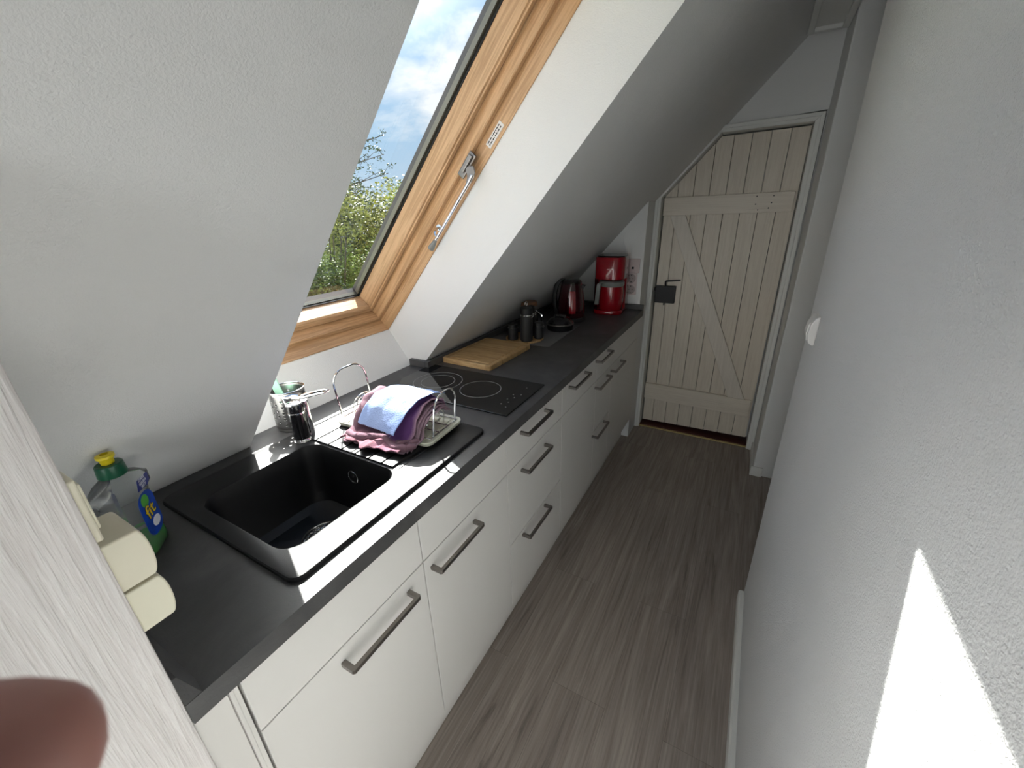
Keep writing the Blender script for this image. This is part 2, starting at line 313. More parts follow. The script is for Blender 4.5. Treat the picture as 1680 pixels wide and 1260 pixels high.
def rrect(x0, x1, y0, y1, r, z, seg=6):
    pts = []
    for cx, cy, a0 in ((x1-r, y1-r, 0), (x0+r, y1-r, 90), (x0+r, y0+r, 180), (x1-r, y0+r, 270)):
        for k in range(seg+1):
            a = R(a0+90*k/seg); pts.append(Vector((cx+r*math.cos(a), cy+r*math.sin(a), z)))
    return pts
def tag(o, label=None, cat=None, group=None, kind=None):
    if label: o['label'] = label
    if cat: o['category'] = cat
    if group: o['group'] = group
    if kind: o['kind'] = kind
    return o
def thing(name, label, cat, loc=(0, 0, 0), rz=0, group=None):
    o = bpy.data.objects.new(name, None); COL.objects.link(o); o.empty_display_size = 0.05
    o.location = loc; o.rotation_euler = (0, 0, rz); return tag(o, label, cat, group)
def struct(o): o['kind'] = 'structure'; return o
def textmesh(name, body, size, mat, parent, M4, extrude=0.0004, offset=0.0, align='CENTER'):
    cu = bpy.data.curves.new(name, 'FONT'); cu.body = body; cu.size = size; cu.extrude = extrude; cu.offset = offset; cu.align_x = align; cu.align_y = 'CENTER'
    t = bpy.data.objects.new(name+'_tmp', cu); COL.objects.link(t); bpy.context.view_layer.update()
    me = bpy.data.meshes.new_from_object(t.evaluated_get(bpy.context.evaluated_depsgraph_get())); bpy.data.objects.remove(t)
    me.transform(M4); me.materials.clear(); me.materials.append(mat)
    o = bpy.data.objects.new(name, me); COL.objects.link(o); o.parent = parent; return o

# ================================================================== the room
struct(MB().box(-1.75, 1.95, -1.4, 3.45, -0.12, 0).build('floor', M['floor']))
# sloped left wall, solid round the skylight niche
w = MB()
w.box(-1.35, 1.72, -1.4, YN, 0, 0.45, ROOF)
w.box(-1.35, 1.72, YF, 3.45, 0, 0.45, ROOF)
w.prism([(S1, 0.45), (S1, 0.213), (S1+0.192, 0), (1.72, 0), (1.72, 0.45)], 1, YN, YF, ROOF @ Matrix(((1, 0, 0, 0), (0, 1, 0, 0), (0, 0, 1, 0), (0, 0, 0, 1))))
w.prism([(-0.637, 0.86), (-0.640, 0.905), (-0.742, 1.045), (-0.912, 1.197), (-1.72, 0.3), (-1.4, -0.05), (-1.2, -0.05)], 1, YN, YF)
wl = struct(w.build('wall_left', M['plaster']))
# right wall by the camera, its end leaning a little
XR = 0.727
w = MB().add([(XR, -1.4, 0), (XR, 1.868, 0), (XR, 2.03, 2.25), (XR, -1.4, 2.25), (XR+.14, -1.4, 0), (XR+.14, 1.868, 0), (XR+.14, 2.03, 2.25), (XR+.14, -1.4, 2.25)],
             [(0, 1, 2, 3), (7, 6, 5, 4), (0, 4, 5, 1), (1, 5, 6, 2), (2, 6, 7, 3), (3, 7, 4, 0)])
struct(w.build('wall_right', M['plaster_rough'], bevel=0.006, bseg=3))
struct(MB().box(-1.75, 0.14, -1.5, -1.4, 0, 2.4).box(0.69, 1.95, -1.5, -1.4, 0, 2.4).box(0.14, 0.69, -1.5, -1.4, 1.75, 2.4).box(0.14, 0.69, -1.5, -1.4, 0, 0.09).build('wall_back', M['plaster']))
w2 = struct(MB().box(0.141, 0.175, -1.48, -1.42, 0.091, 1.749).box(0.655, 0.689, -1.48, -1.42, 0.091, 1.749).box(0.175, 0.655, -1.48, -1.42, 0.091, 0.13).box(0.175, 0.655, -1.48, -1.42, 1.71, 1.749).build('added_door_2', M['paint'], bevel=0.003))  # invented glazed door, added unseen to carry the fill light
MB().box(0.172, 0.658, -1.452, -1.448, 0.128, 1.712).build('pane', M['glass'], w2)
struct(MB().box(1.95, 2.05, -1.5, 3.55, 0, 2.4).build('wall_landing', M['plaster']))
struct(MB().box(0.58, 1.95, -1.4, 3.45, 2.225, 2.4).build('ceiling', M['plaster']))
struct(MB().box(-1.9, -1.75, -1.5, 3.55, -0.12, 0.6).build('wall_outer', M['plaster']))
# end wall: deep piece left of the door, thin wall round the door recess
w = MB().box(-1.75, -0.03, 2.98, 3.45, 0, 1.54)
w.prism([(-0.03, 1.51), (0.262, 1.875), (0.735, 1.905), (1.95, 1.905), (1.95, 2.4), (-0.03, 2.4)], 1, 3.19, 3.45)
w.box(0.735, 1.95, 3.19, 3.45, 0, 1.91)
w.box(-0.03, 1.95, 3.32, 3.45, -0.1, 1.95)  # added slab behind the door, stops outside light leaking in
struct(w.build('wall_end', M['plaster']))
struct(MB().box(0.74, 1.95, 2.86, 3.19, 0, 2.225).build('wall_recess', M['plaster'], bevel=0.006))
# baseboards
struct(MB().prism([(0.708, 0), (0.7265, 0), (0.7265, 0.055), (0.714, 0.055), (0.708, 0.048)], 1, -1.4, 1.866).build('baseboard_right', M['paint']))
struct(MB().box(0.728, 0.7395, 2.85, 3.165, 0, 0.06).box(0.728, 0.79, 2.848, 2.8595, 0, 0.06).build('baseboard_recess', M['paint'], bevel=0.002))
# hatch with a raised frame in the ceiling
h = MB().box(0.60, 0.715, 2.2, 3.05, 2.205, 2.2245)
ht = struct(h.build('trim_1', M['paint'], bevel=0.003))
h = MB().box(0.585, 0.61, 2.2, 3.08, 2.19, 2.2245).box(0.713, 0.738, 2.2, 3.08, 2.19, 2.2245).box(0.61, 0.713, 3.05, 3.08, 2.19, 2.2245)
h.build('hatch_frame', M['paint'], ht, bevel=0.003)

# door with cut corner
DY = 3.245
door = thing('door_1', None, None); struct(door); door['label'] = 'cream painted ledged and braced plank door with a sloped top corner'
gaps = [0.008, 0.078, 0.165, 0.252, 0.340, 0.428, 0.516, 0.604, 0.690]
def topz(x): return 1.541+(x-0.0)*(1.845-1.541)/0.278 if x < 0.278 else 1.845+(x-0.278)*0.018
pl = MB(); zb = 0.028
for i in range(8):
    a, b = gaps[i]+0.0012, gaps[i+1]-0.0012
    ps = [(a, zb+a*0.02), (b, zb+b*0.02), (b, topz(b)-0.003)]
    if a < 0.278 < b: ps.append((0.278, topz(0.278)-0.003))
    ps.append((a, topz(a)-0.003))
    pl.prism(ps, 1, DY, DY+0.022)
pl.build('door_panel', M['door'], door, bevel=0.0015)
MB().box(0.01, 0.69, DY+0.022, DY+0.03, 0.05, 1.5).build('backing', M['rubber'], door)
for z0, z1, z2, z3 in ((1.440, 1.541, 1.447, 1.548), (0.212, 0.328, 0.200, 0.317)):
    MB().add([(0.008, DY-0.022, z0), (0.677, DY-0.022, z2), (0.677, DY-0.022, z3), (0.008, DY-0.022, z1), (0.008, DY, z0), (0.677, DY, z2), (0.677, DY, z3), (0.008, DY, z1)],
             [(0, 1, 2, 3), (7, 6, 5, 4), (0, 4, 5, 1), (1, 5, 6, 2), (2, 6, 7, 3), (3, 7, 4, 0)]).build('ledge_board', M['door_x'], door, bevel=0.002)
MB().add([(0.050, DY-0.021, 1.440), (0.140, DY-0.021, 1.441), (0.637, DY-0.021, 0.318), (0.540, DY-0.021, 0.319), (0.050, DY, 1.440), (0.140, DY, 1.441), (0.637, DY, 0.318), (0.540, DY, 0.319)],
         [(0, 1, 2, 3), (7, 6, 5, 4), (0, 4, 5, 1), (1, 5, 6, 2), (2, 6, 7, 3), (3, 7, 4, 0)]).build('brace', M['brace'], door, bevel=0.002)
lk = MB().box(0.012, 0.135, DY-0.03, DY-0.0005, 0.908, 1.018).box(-0.004, 0.012, DY-0.024, DY-0.006, 0.985, 1.0).box(0.068, 0.076, DY-0.027, DY-0.018, 0.893, 0.908).build('rim_lock', M['iron'], door, bevel=0.003)
tag(lk, 'black iron rim lock')
MB().tube([(0.07, DY-0.02, 1.018), (0.07, DY-0.03, 1.045), (0.075, DY-0.034, 1.05), (0.16, DY-0.034, 1.060)], [0.006, 0.006, 0.006, 0.004], 8).build('latch_handle', M['iron'], lk, smooth=True)
scw = MB()
for x, z in ((0.50, 1.53), (0.50, 1.49), (0.515, 1.46), (0.58, 1.53), (0.575, 1.495), (0.565, 1.468)):
    scw.lathe([(0.0035, -0.0005), (0.0035, 0.0008)], (0, 0, 0), 8, Matrix.Translation((x, DY-0.0222, z)) @ Matrix.Rotation(R(90), 4, 'X'))
scw.build('nail_heads', M['iron'], door)
# threshold and jamb pieces
struct(MB().box(-0.03, 0.735, 3.195, 3.319, 0.0005, 0.012).build('trim_2', M['threshold']))
struct(MB().box(-0.03, 0.735, 3.178, 3.195, 0.0005, 0.007).build('trim_3', M['brass'], bevel=0.001))
def band(path_in, path_out, y0, y1, name, par=None):
    m = MB(); n = len(path_in)
    for i in range(n-1):
        a, b, c, d = path_in[i], path_in[i+1], path_out[i+1], path_out[i]
        m.prism([a, b, c, d], 1, y0, y1)
    return m.build(name, M['paint'], par, bevel=0.002)
pin = [(0.001, 0.0), (0.001, 1.541), (0.280, 1.850), (0.692, 1.858), (0.700, 0.0)]
pout = [(-0.030, 0.0), (-0.030, 1.556), (0.262, 1.885), (0.730, 1.895), (0.7395, 0.0)]
cas = struct(band(pin, pout, 3.165, 3.30, 'trim_4'))
pin2 = [(-0.012, 0.0), (-0.012, 1.549), (0.270, 1.866), (0.712, 1.876), (0.716, 0.0)]
band(pin2, [(-0.0295, 0), (-0.0295, 1.556), (0.262, 1.884), (0.7295, 1.894), (0.739, 0)], 3.158, 3.1649, 'casing_bead', cas)

# ================================================================== skylight
win = bpy.data.objects.new('window_1', None); COL.objects.link(win); win.matrix_world = ROOF; struct(win)
win['label'] = 'pine framed roof window in the sloping wall above the sink'
def ringpiece(side, prof):
    m = MB()
    def P(k, i, d):
        return [(S0+i, YN+i, d), (S0+i, YF-i, d), (S1-i, YF-i, d), (S1-i, YN+i, d)][k]
    k0, k1 = side, (side+1) % 4
    m.loft([[Vector(P(k0, i, d)) for i, d in prof], [Vector(P(k1, i, d)) for i, d in prof]])
    return m
fprof = [(0.0004, 0.213), (0.002, 0.2115), (0.004, 0.213), (0.004, 0.262), (0.022, 0.262), (0.025, 0.265), (0.025, 0.304), (0.028, 0.306), (0.028, 0.40), (0.0004, 0.44)]
sprof = [(0.030, 0.306), (0.030, 0.302), (0.034, 0.300), (0.047, 0.300), (0.0485, 0.304), (0.055, 0.306), (0.057, 0.310), (0.057, 0.3711), (0.030, 0.3711)]
sprof0 = [(0.030, 0.306), (0.030, 0.302), (0.034, 0.300), (0.053, 0.300), (0.060, 0.303), (0.064, 0.310), (0.054, 0.3711), (0.030, 0.3711)]
M['clad'] = simple('grey_cladding', (0.10, 0.10, 0.10), 0.4, 0.5)
for k in range(4):
    nm = 'rail' if k in (0, 2) else 'stile'
    mt = M['pine_y'] if k in (0, 2) else M['pine_s']
    ringpiece(k, fprof).build('frame_'+nm, mt, win)
    ringpiece(k, sprof0 if k == 0 else sprof).build('sash_'+nm, mt, win)
m = MB(); m2 = MB(); m3 = MB()
for k in range(4):
    a_ = 0.0555 if k == 0 else 0.0571
    q = ringpiece(k, [(a_, 0.366), (a_+.0025, 0.366), (a_+.0025, 0.371), (a_, 0.371)]); m.add(q.v, q.f)
    q = ringpiece(k, [(0.050, 0.3755), (0.0585 if k == 0 else 0.066, 0.3755), (0.0585 if k == 0 else 0.066, 0.390), (0.050, 0.390)]); m2.add(q.v, q.f)
    q = ringpiece(k, [(0.029, 0.3905), (0.0582, 0.3905), (0.0582, 0.410), (0.029, 0.410)]); m3.add(q.v, q.f)
m3.build('cladding', M['clad'], win); m.build('seal', M['rubber'], win); m2.build('glazing_spacer', M['spacer'], win)
MB().box(S0+0.050, S1-0.050, YN+0.050, YF-0.050, 0.3712, 0.3752).build('pane', M['glass'], win)
# espagnolette bar on the far frame
hy = YF-0.030
hd = MB().box(0.655, 0.735, hy-0.004, hy+0.004, 0.236, 0.262).box(0.672, 0.728, hy-0.012, hy-0.004, 0.242, 0.256).build('bar_plate', M['nickel'], win, bevel=0.002)
MB().prism([(0.700, 0.236), (0.712, 0.222), (0.700, 0.206), (0.675, 0.202), (0.655, 0.206), (0.655, 0.214), (0.676, 0.222), (0.690, 0.240)], 1, hy-0.014, hy-0.008).build('pivot_arm', M['nickel'], hd, bevel=0.001)
MB().tube([(0.690, hy-0.011, 0.210), (0.660, hy-0.011, 0.208), (0.440, hy-0.011, 0.208)], [0.007, 0.0055, 0.005], 12).build('bar_rod', M['chrome'], hd, smooth=True)
kn = MB().lathe([(0.004, 0), (0.0065, 0.006), (0.011, 0.034), (0.0105, 0.040), (0.004, 0.042)], (0, 0, 0), 20, Matrix.Translation((0.440, hy-0.011, 0.208)) @ Matrix.Rotation(R(-90), 4, 'Y')).build('bar_knob', M['grey_plastic'], hd, smooth=True)
MB().tube([(0.462, hy+0.02, 0.238), (0.462, hy-0.002, 0.232), (0.456, hy-0.012, 0.222), (0.452, hy-0.013, 0.210)], 0.005, 8).lathe([(0.011, 0), (0.011, 0.004)], (0, 0, 0), 16, Matrix.Translation((0.463, hy+0.0225, 0.238)) @ Matrix.Rotation(R(90), 4, 'X')).build('bar_stay', M['chrome'], hd, smooth=True)
# rating plate with rows of print
pp_ = MB().box(0.772, 0.848, YF-0.0055, YF-0.0041, 0.222, 0.243).build('rating_plate', M['white_plastic'], win)
t = MB()
random.seed(3)
for row, z in enumerate((0.228, 0.236)):
    x = 0.778
    while x < 0.842:
        wd = random.choice([0.004, 0.006, 0.009]); t.box(x, min(x+wd, 0.843), YF-0.0060, YF-0.0054, z, z+0.003); x += wd+0.0025
t.build('rating_print', M['print'], pp_)

# ================================================================== worktop
WX = -0.582
wt = thing('worktop', 'long dark grey worktop running under the sloping wall to the end wall', 'worktop')
SX0, SX1, SY0, SY1 = -0.505, -0.062, 0.65, 1.218
t = MB()
zt, zu = 0.91, 0.8727
t.box(WX, SX0, 0.45, 2.966, zu, zt); t.box(SX1, 0, 0.45, 2.966, zu, zt)
t.box(SX0, SX1, 0.45, SY0, zu, zt); t.box(SX0, SX1, SY1, 2.966, zu, zt)
t.box(-0.636, WX, YN+0.002, YF-0.002, zu, zt)
t.build('board', M['worktop'], wt)
MB().box(-0.552, -0.533, YF-0.018, 2.963, zt, 0.938).build('upstand', M['worktop'], wt, bevel=0.0015)
MB().box(-0.634, -0.5521, YF-0.018, YF-0.001, zt, 0.938).build('upstand', M['worktop'], wt, bevel=0.0015)
MB().box(-0.533, -0.002, 2.950, 2.979, zt, 0.938).build('upstand', M['worktop'], wt, bevel=0.0015)
MB().prism([(0.4505, 0.9101), (0.4505, 0.938), (0.458, 0.938), (0.474, 0.9101)], 0, -0.552, -0.024).build('upstand', M['worktop'], wt)
e = MB().add([(-0.024, 0.4505, 0.9101), (-0.024, 0.474, 0.9101), (-0.024, 0.458, 0.938), (-0.024, 0.4505, 0.938), (-0.001, 0.4505, 0.9101), (-0.001, 0.470, 0.9101)],
             [(0, 1, 2, 3), (0, 4, 5, 1), (1, 5, 2), (3, 2, 5, 4), (0, 3, 4)]).build('upstand_end_cap', M['worktop'], wt)

# ================================================================== sink
sk = thing('sink', 'black composite sink with bowl and grooved draining board under the roof window', 'sink', (0, 0, 0))
def sinkmesh():
    m = MB(); r = 0.022
    X0, X1, Y0, Y1 = -0.522, -0.043, 0.634, 1.234
    lo = [rrect(X0, X1, Y0, Y1, r, 0.9103), rrect(X0, X1, Y0, Y1, r, 0.9165), rrect(X0+.002, X1-.002, Y0+.002, Y1-.002, r, 0.919), rrect(X0+.006, X1-.006, Y0+.006, Y1-.006, r, 0.920)]
    bx = (-0.432, -0.112, 0.668, 0.958)
    def B(i, rr, z): return rrect(bx[0]+i, bx[1]-i, bx[2]+i, bx[3]-i, rr, z)
    lo += [B(-0.004, .045, 0.920), B(0, .042, 0.9185), B(0.003, .04, 0.912), B(0.006, .04, 0.88), B(0.012, .045, 0.78), B(0.02, .05, 0.757), B(0.04, .05, 0.745)]
    cx, cy = -0.285, 0.845
    lo.append([Vector((cx+0.052*math.cos(R(a)), cy+0.052*math.sin(R(a)), 0.741)) for a in [45+0]*0+[(math.degrees(math.atan2((p.y-0.813), (p.x+0.272)))) for p in B(0.04, .05, 0.745)]])
    m.loft(lo, (False, False))
    # outer shell of the bowl
    lo2 = [B(-0.006, .045, 0.9102), B(0.0, .045, 0.78), B(0.03, .05, 0.735)]
    m.loft(lo2, (False, True))
    return m
basin = sinkmesh().build('basin', M['black_sink'], sk, smooth=True)
basin.modifiers['edge'].split_angle = R(24)
# grooved drainer slab
x0_, x1 = -0.514, -0.135
prof = [(x0_, 0.9201), (x0_, 0.9252)]
for xx in (-0.497, -0.422, -0.370, -0.318, -0.268, -0.220, -0.174): prof += [(xx-0.0030, 0.9252), (xx-0.0028, 0.9203), (xx+0.0028, 0.9203), (xx+0.0030, 0.9252)]
prof += [(x1-0.004, 0.9252), (x1, 0.9201)]
MB().prism(prof, 1, 0.9625, 1.215).build('draining_board', M['black_sink'], sk)
M['groove'] = simple('groove_shade_black', (0.004, 0.004, 0.004), 1.0, spec=0.0)
for xx in (-0.497, -0.422, -0.370, -0.318, -0.268, -0.220, -0.174): MB().box(xx-0.0022, xx+0.0022, 0.963, 1.2145, 0.9204, 0.9246).build('groove', M['groove'], sk)  # matt black strips stand in for the shade inside the grooves
MB().prism([(-0.1225, 0.9201), (-0.1225, 0.9212), (-0.1205, 0.9201)], 1, 0.966, 1.225).build('rim_line', M['black_matt'], sk)
# strainer
sc_ = MB().lathe([(0.0, 0), (0.050, 0.0), (0.053, 0.004), (0.056, 0.004), (0.057, 0.0015), (0.0575, 0)], (-0.285, 0.845, 0.7415), 40, caps=(False, False))
for k in range(24):
    a = 2*PI*k/24; c, s_ = math.cos(a), math.sin(a)
    sc_.tube([(-0.285+0.014*c, 0.845+0.014*s_, 0.747), (-0.285+0.040*c, 0.845+0.040*s_, 0.744)], 0.0016, 5)
sc_.lathe([(0.004, 0.0), (0.004, 0.012), (0.009, 0.013), (0.009, 0.017), (0, 0.0175)], (-0.285, 0.845, 0.743), 20)
sc_.lathe([(0.045, 0.002), (0.0455, 0.006), (0.042, 0.006), (0.0415, 0.002)], (-0.285, 0.845, 0.742), 40, caps=(False, False))
sc_.build('strainer', M['chrome'], sk, smooth=True)
rg = MB().tube([Vector((-0.272+0.017*math.cos(2*PI*k/24), 0.9455, 0.862+0.017*math.sin(2*PI*k/24))) for k in range(24)], 0.0016, 6, closed=True)
rg.lathe([(0.003, 0), (0.003, 0.003)], (0, 0, 0), 10, Matrix.Translation((-0.272, 0.949, 0.862)) @ Matrix.Rotation(R(90), 4, 'X'))
rg.build('overflow_ring', M['chrome'], sk, smooth=True)

# ================================================================== mixer tap
fa = thing('kitchen_tap', 'black and chrome mixer tap standing at the back of the sink', 'tap', (-0.463, 0.952, 0.9205))
MB().lathe([(0.024, 0), (0.024, 0.003), (0.021, 0.006), (0.0205, 0.010)], seg=32).build('base_ring', M['chrome'], fa, smooth=True)
MB().lathe([(0.0205, 0.008), (0.0205, 0.082), (0.0200, 0.0825)], seg=32).build('body', M['black_gloss'], fa, smooth=True)
MB().lathe([(0.0212, 0.0826), (0.0212, 0.087), (0.0205, 0.0875)], seg=32).build('collar', M['chrome'], fa, smooth=True)
MB().lathe([(0.0205, 0.0876), (0.0210, 0.104), (0.0195, 0.109), (0.0195, 0.1095)], seg=32).build('upper_body', M['black_gloss'], fa, smooth=True)
MB().lathe([(0.0195, 0.1096), (0.018, 0.113), (0.009, 0.116), (0, 0.1165)], seg=32).build('cap', M['chrome'], fa, smooth=True)
MB().tube([(-0.003, 0.030, 0.0), (-0.003, 0.030, 0.095), (-0.003, 0.028, 0.108)], 0.010, 16).build('spout_column', M['chrome'], fa, smooth=True)
lv = MB().tube([(-0.022, -0.008, 0.098), (-0.030, -0.008, 0.124), (-0.010, -0.004, 0.126), (0.030, 0.012, 0.129), (0.075, 0.040, 0.140), (0.080, 0.052, 0.143), (0.065, 0.052, 0.142), (0.015, 0.030, 0.130), (-0.006, 0.020, 0.122)], 0.0035, 8)
lv.tube([(-0.03, -0.008, 0.122), (-0.02, 0.012, 0.124), (-0.006, 0.020, 0.122)], 0.0045, 8)
lv.build('lever', M['chrome'], fa, smooth=True)

# ================================================================== cutlery holder
cu = thing('cutlery_holder', 'round perforated stainless steel cutlery holder behind the tap', 'cutlery holder', (-0.580, 1.006, 0.9103))
def holder():
    """wall made of a grid whose hole cells are cut octagons"""
    m = MB(); rad = 0.048; Hh = 0.125; cols = 36; rows = 12
    z0, z1 = 0.012, Hh-0.003
    def P(u, v, r=rad): a = 2*PI*u/cols; return Vector((r*math.cos(a), r*math.sin(a), z0+(z1-z0)*v/rows))
    for i in range(cols):
        for j in range(rows):
            hole = i % 2 == 0 and j % 2 == (i//2) % 2 and 1 <= j <= 9 and i % 18 not in (0, 2)
            c = [P(i, j), P(i+1, j), P(i+1, j+1), P(i, j+1)]
            if not hole: m.add(c, [(0, 1, 2, 3)])
            else:
                inn = [P(i+.5+.38*math.cos(R(a)), j+.5+.33*math.sin(R(a))) for a in range(-135, 225, 45)]
                oc = [c[0], P(i+.5, j), c[1], P(i+1, j+.5), c[2], P(i+.5, j+1), c[3], P(i, j+.5)]
                m.add(oc+inn, [(k, (k+1) % 8, 8+(k+1) % 8, 8+k) for k in range(8)])
    return m
hw = holder().build('perforated_wall', M['steel'], cu, smooth='all')
import bmesh
bm_ = bmesh.new(); bm_.from_mesh(hw.data); bmesh.ops.remove_doubles(bm_, verts=bm_.verts, dist=0.0001); bmesh.ops.recalc_face_normals(bm_, faces=bm_.faces); bm_.to_mesh(hw.data); bm_.free()
sl = hw.modifiers.new('solid', 'SOLIDIFY'); sl.thickness = 0.0010
MB().lathe([(0.0, 0), (0.040, 0), (0.046, 0.004), (0.048, 0.012), (0.0465, 0.012), (0.044, 0.006), (0, 0.003)], seg=36, caps=(False, False)).build('base', M['steel'], cu, smooth=True)
MB().tube([(0.0478*math.cos(2*PI*k/44), 0.0478*math.sin(2*PI*k/44), 0.123) for k in range(44)], 0.0018, 8, closed=True).build('rim', M['chrome'], cu, smooth=True)
br_o = thing('dish_brush', 'mint green brush handle leaning out of the steel cutlery holder', 'brush', (-0.582, 1.008, 0.918))
MB().prism([(-0.0065, 0), (0.0065, 0), (0.010, 0.10), (0.011, 0.165), (0.004, 0.178), (-0.006, 0.176), (-0.011, 0.165), (-0.010, 0.10)], 1, -0.003, 0.003,
           Matrix.Rotation(R(10), 4, 'X') @ Matrix.Rotation(R(-4), 4, 'Y')@Matrix.Rotation(R(50), 4, 'Z')).build('brush_handle', M['mint'], br_o, bevel=0.002)

# ================================================================== cabinets
FX = -0.02; ZD1, ZD2, ZD3, ZB, ZT = 0.7295, 0.4355, 0.4546, 0.158, 0.8715
def handle_mesh():
    m = MB(); t_ = 0.0105; Lh = 0.096
    pts = [(0, -Lh), (0.034, -Lh), (0.034, Lh), (0, Lh)]
    m.prism([(0, -Lh), (0.031, -Lh), (0.035, -Lh+0.004), (0.035, Lh-0.004), (0.031, Lh), (0, Lh), (0, Lh-0.011), (0.0255, Lh-0.011), (0.0255, -Lh+0.011), (0, -Lh+0.011)], 2, -t_/2, t_/2)
    return m
first_handle = handle_mesh().build('handle', M['nickel'], None); HM = first_handle.data; bpy.data.objects.remove(first_handle)
def add_handle(parent, y, z):
    o = bpy.data.objects.new('handle', HM); COL.objects.link(o); o.parent = parent; o.location = (FX+0.0001, y, z)
    b = o.modifiers.new('bevel', 'BEVEL'); b.width = 0.0012; b.segments = 2
    return o
def front(name, parent, y0, y1, z0, z1, hy=None, hz=None):
    o = MB().box(FX-0.018, FX, y0+0.0016, y1-0.0016, z0+0.0015, z1-0.0015).build(name, M['cabinet'], parent, bevel=0.0012)
    if hy is not None: add_handle(o, hy, hz)
    return o
def cabinet(name, label, y0, y1, fronts, ztop=ZT, plinth=True):
    t = thing(name, label, 'cabinet', (0, 0, 0))
    za, zb2 = (0.725 if y0 < 1.0 else ztop), (0.725 if y1 < 1.31 else ztop)
    MB().box(-0.545, FX-0.019, y0+0.0005, y0+0.016, ZB, za).box(-0.545, FX-0.019, y1-0.016, y1-0.0005, ZB, zb2).box(-0.545, FX-0.019, y0+0.016, y1-0.016, ZB, ZB+0.016).box(-0.545, -0.53, y0+0.016, y1-0.016, ZB+0.016, min(za, zb2)).build('carcass', M['gap'], t)
    if plinth: MB().box(-0.09, -0.075, y0, y1, 0.0005, ZB-0.0005).build('plinth', M['cabinet'], t)
    for f in fronts: front(f[0], t, f[1], f[2], f[3], f[4], *(f[5:]))
    return t
G = [0.512, 0.904, 1.302, 1.7355, 2.155, 2.410, 2.966]
cabinet('base_cabinet', 'white base cabinet nearest the post, plain top panel above a single-handle door', G[0], G[1], [('top_panel', G[0], G[1], ZD1, ZT), ('door', G[0], G[1], ZB, ZD1, 0.756, 0.692)])
cabinet('base_cabinet', 'white base cabinet under the draining board, second from the post, one-handle door', G[1], G[2], [('top_panel', G[1], G[2], ZD1, ZT), ('door', G[1], G[2], ZB, ZD1, 1.020, 0.692)])
cabinet('drawer_cabinet', 'white cabinet of three drawers below the ceramic hob', G[2], G[3], [('drawer', G[2], G[3], ZD1, ZT, 1.483, 0.832), ('drawer', G[2], G[3], ZD2, ZD1, 1.483, 0.690), ('drawer', G[2], G[3], ZB, ZD2, 1.483, 0.415)])
cabinet('base_cabinet', 'white cabinet below the cutting board, handled drawer over a tall handleless door', G[3], G[4], [('drawer', G[3], G[4], ZD1, ZT, 1.893, 0.833), ('door', G[3], G[4], ZB, ZD1)])
cabinet('corner_cabinet', 'white cabinet at the end wall, wide drawer over two narrow fronts and a door', G[4], G[6], [('drawer', G[4], G[6], ZD1, ZT, 2.222, 0.836), ('door', G[4], G[5], ZD3, ZD1, 2.228, 0.700), ('drawer', G[4], G[5], ZB, ZD3, 2.222, 0.438), ('door', G[5], G[6], ZB, ZD1, 2.482, 0.700)])
fp = thing('end_panel', 'narrow white upright panel closing the cabinets beside the post', 'panel')
MB().box(-0.545, FX-0.008, 0.4515, 0.497, 0.0005, ZT).build('filler', M['cabinet'], fp, bevel=0.001)
MB().box(-0.545, FX-0.002, 0.4975, 0.5035, 0.0005, ZT).box(-0.545, FX-0.006, 0.504, 0.511, 0.0005, ZT).build('side_edge', M['cabinet'], fp, bevel=0.001)

# ================================================================== post with sockets
post = MB().box(-0.14, 0.0, 0.12, 0.4498, 0, 1.40)
post.prism([(-0.14, 1.40), (-0.0, 1.40), (0.0, 1.552), (-0.14, 1.397)], 1, 0.12, 0.4498)
po_ = MB().add([(-0.14, 0.12, 0), (0, 0.12, 0), (0, 0.4498, 0), (-0.14, 0.4498, 0), (-0.14, 0.12, 1.396), (0, 0.12, 1.551), (0, 0.4498, 1.551), (-0.14, 0.4498, 1.396)],
               [(0, 3, 2, 1), (4, 5, 6, 7), (0, 1, 5, 4), (1, 2, 6, 5), (2, 3, 7, 6), (3, 0, 4, 7)]).build('timber_post', M['post'], None, bevel=0.004, bseg=2)
tag(po_, 'whitewashed rough-grained timber post at the near end of the worktop', 'post')
sb = thing('surface_socket', 'cream double wall socket box on the side of the whitewashed post', 'socket', (-0.045, 0.4499, 1.0))
def sockhalf(z0, z1):
    zc, hh = (z0+z1)/2, (z1-z0)/2
    prof = [(0.0, z0)]+[(0.029+0.009*max(0, math.cos(a))**0.8, zc+hh*math.sin(a)) for a in [R(-80+160*k/12) for k in range(13)]]+[(0.0, z1)]
    return MB().prism(prof, 0, -0.035, 0.035)
sockhalf(0.0395, 0.1005).build('socket_case', M['cream'], sb, bevel=0.002)
sockhalf(0.1035, 0.1685).build('socket_case', M['cream2'], sb, bevel=0.002)
MB().box(-0.005, 0.004, 0.006, 0.030, 0.1004, 0.1036).build('case_slot', M['rubber'], sb)
sp_ = thing('wall_plate', 'flat cream switch plate on the post above the double socket', 'switch', (-0.045, 0.4499, 1.175))
MB().box(-0.035, 0.035, 0, 0.007, 0, 0.076).build('plate', M['cream2'], sp_, bevel=0.002)
MB().box(-0.026, 0.026, 0.0071, 0.0105, 0.010, 0.066).build('rocker', M['cream'], sp_, bevel=0.0015)
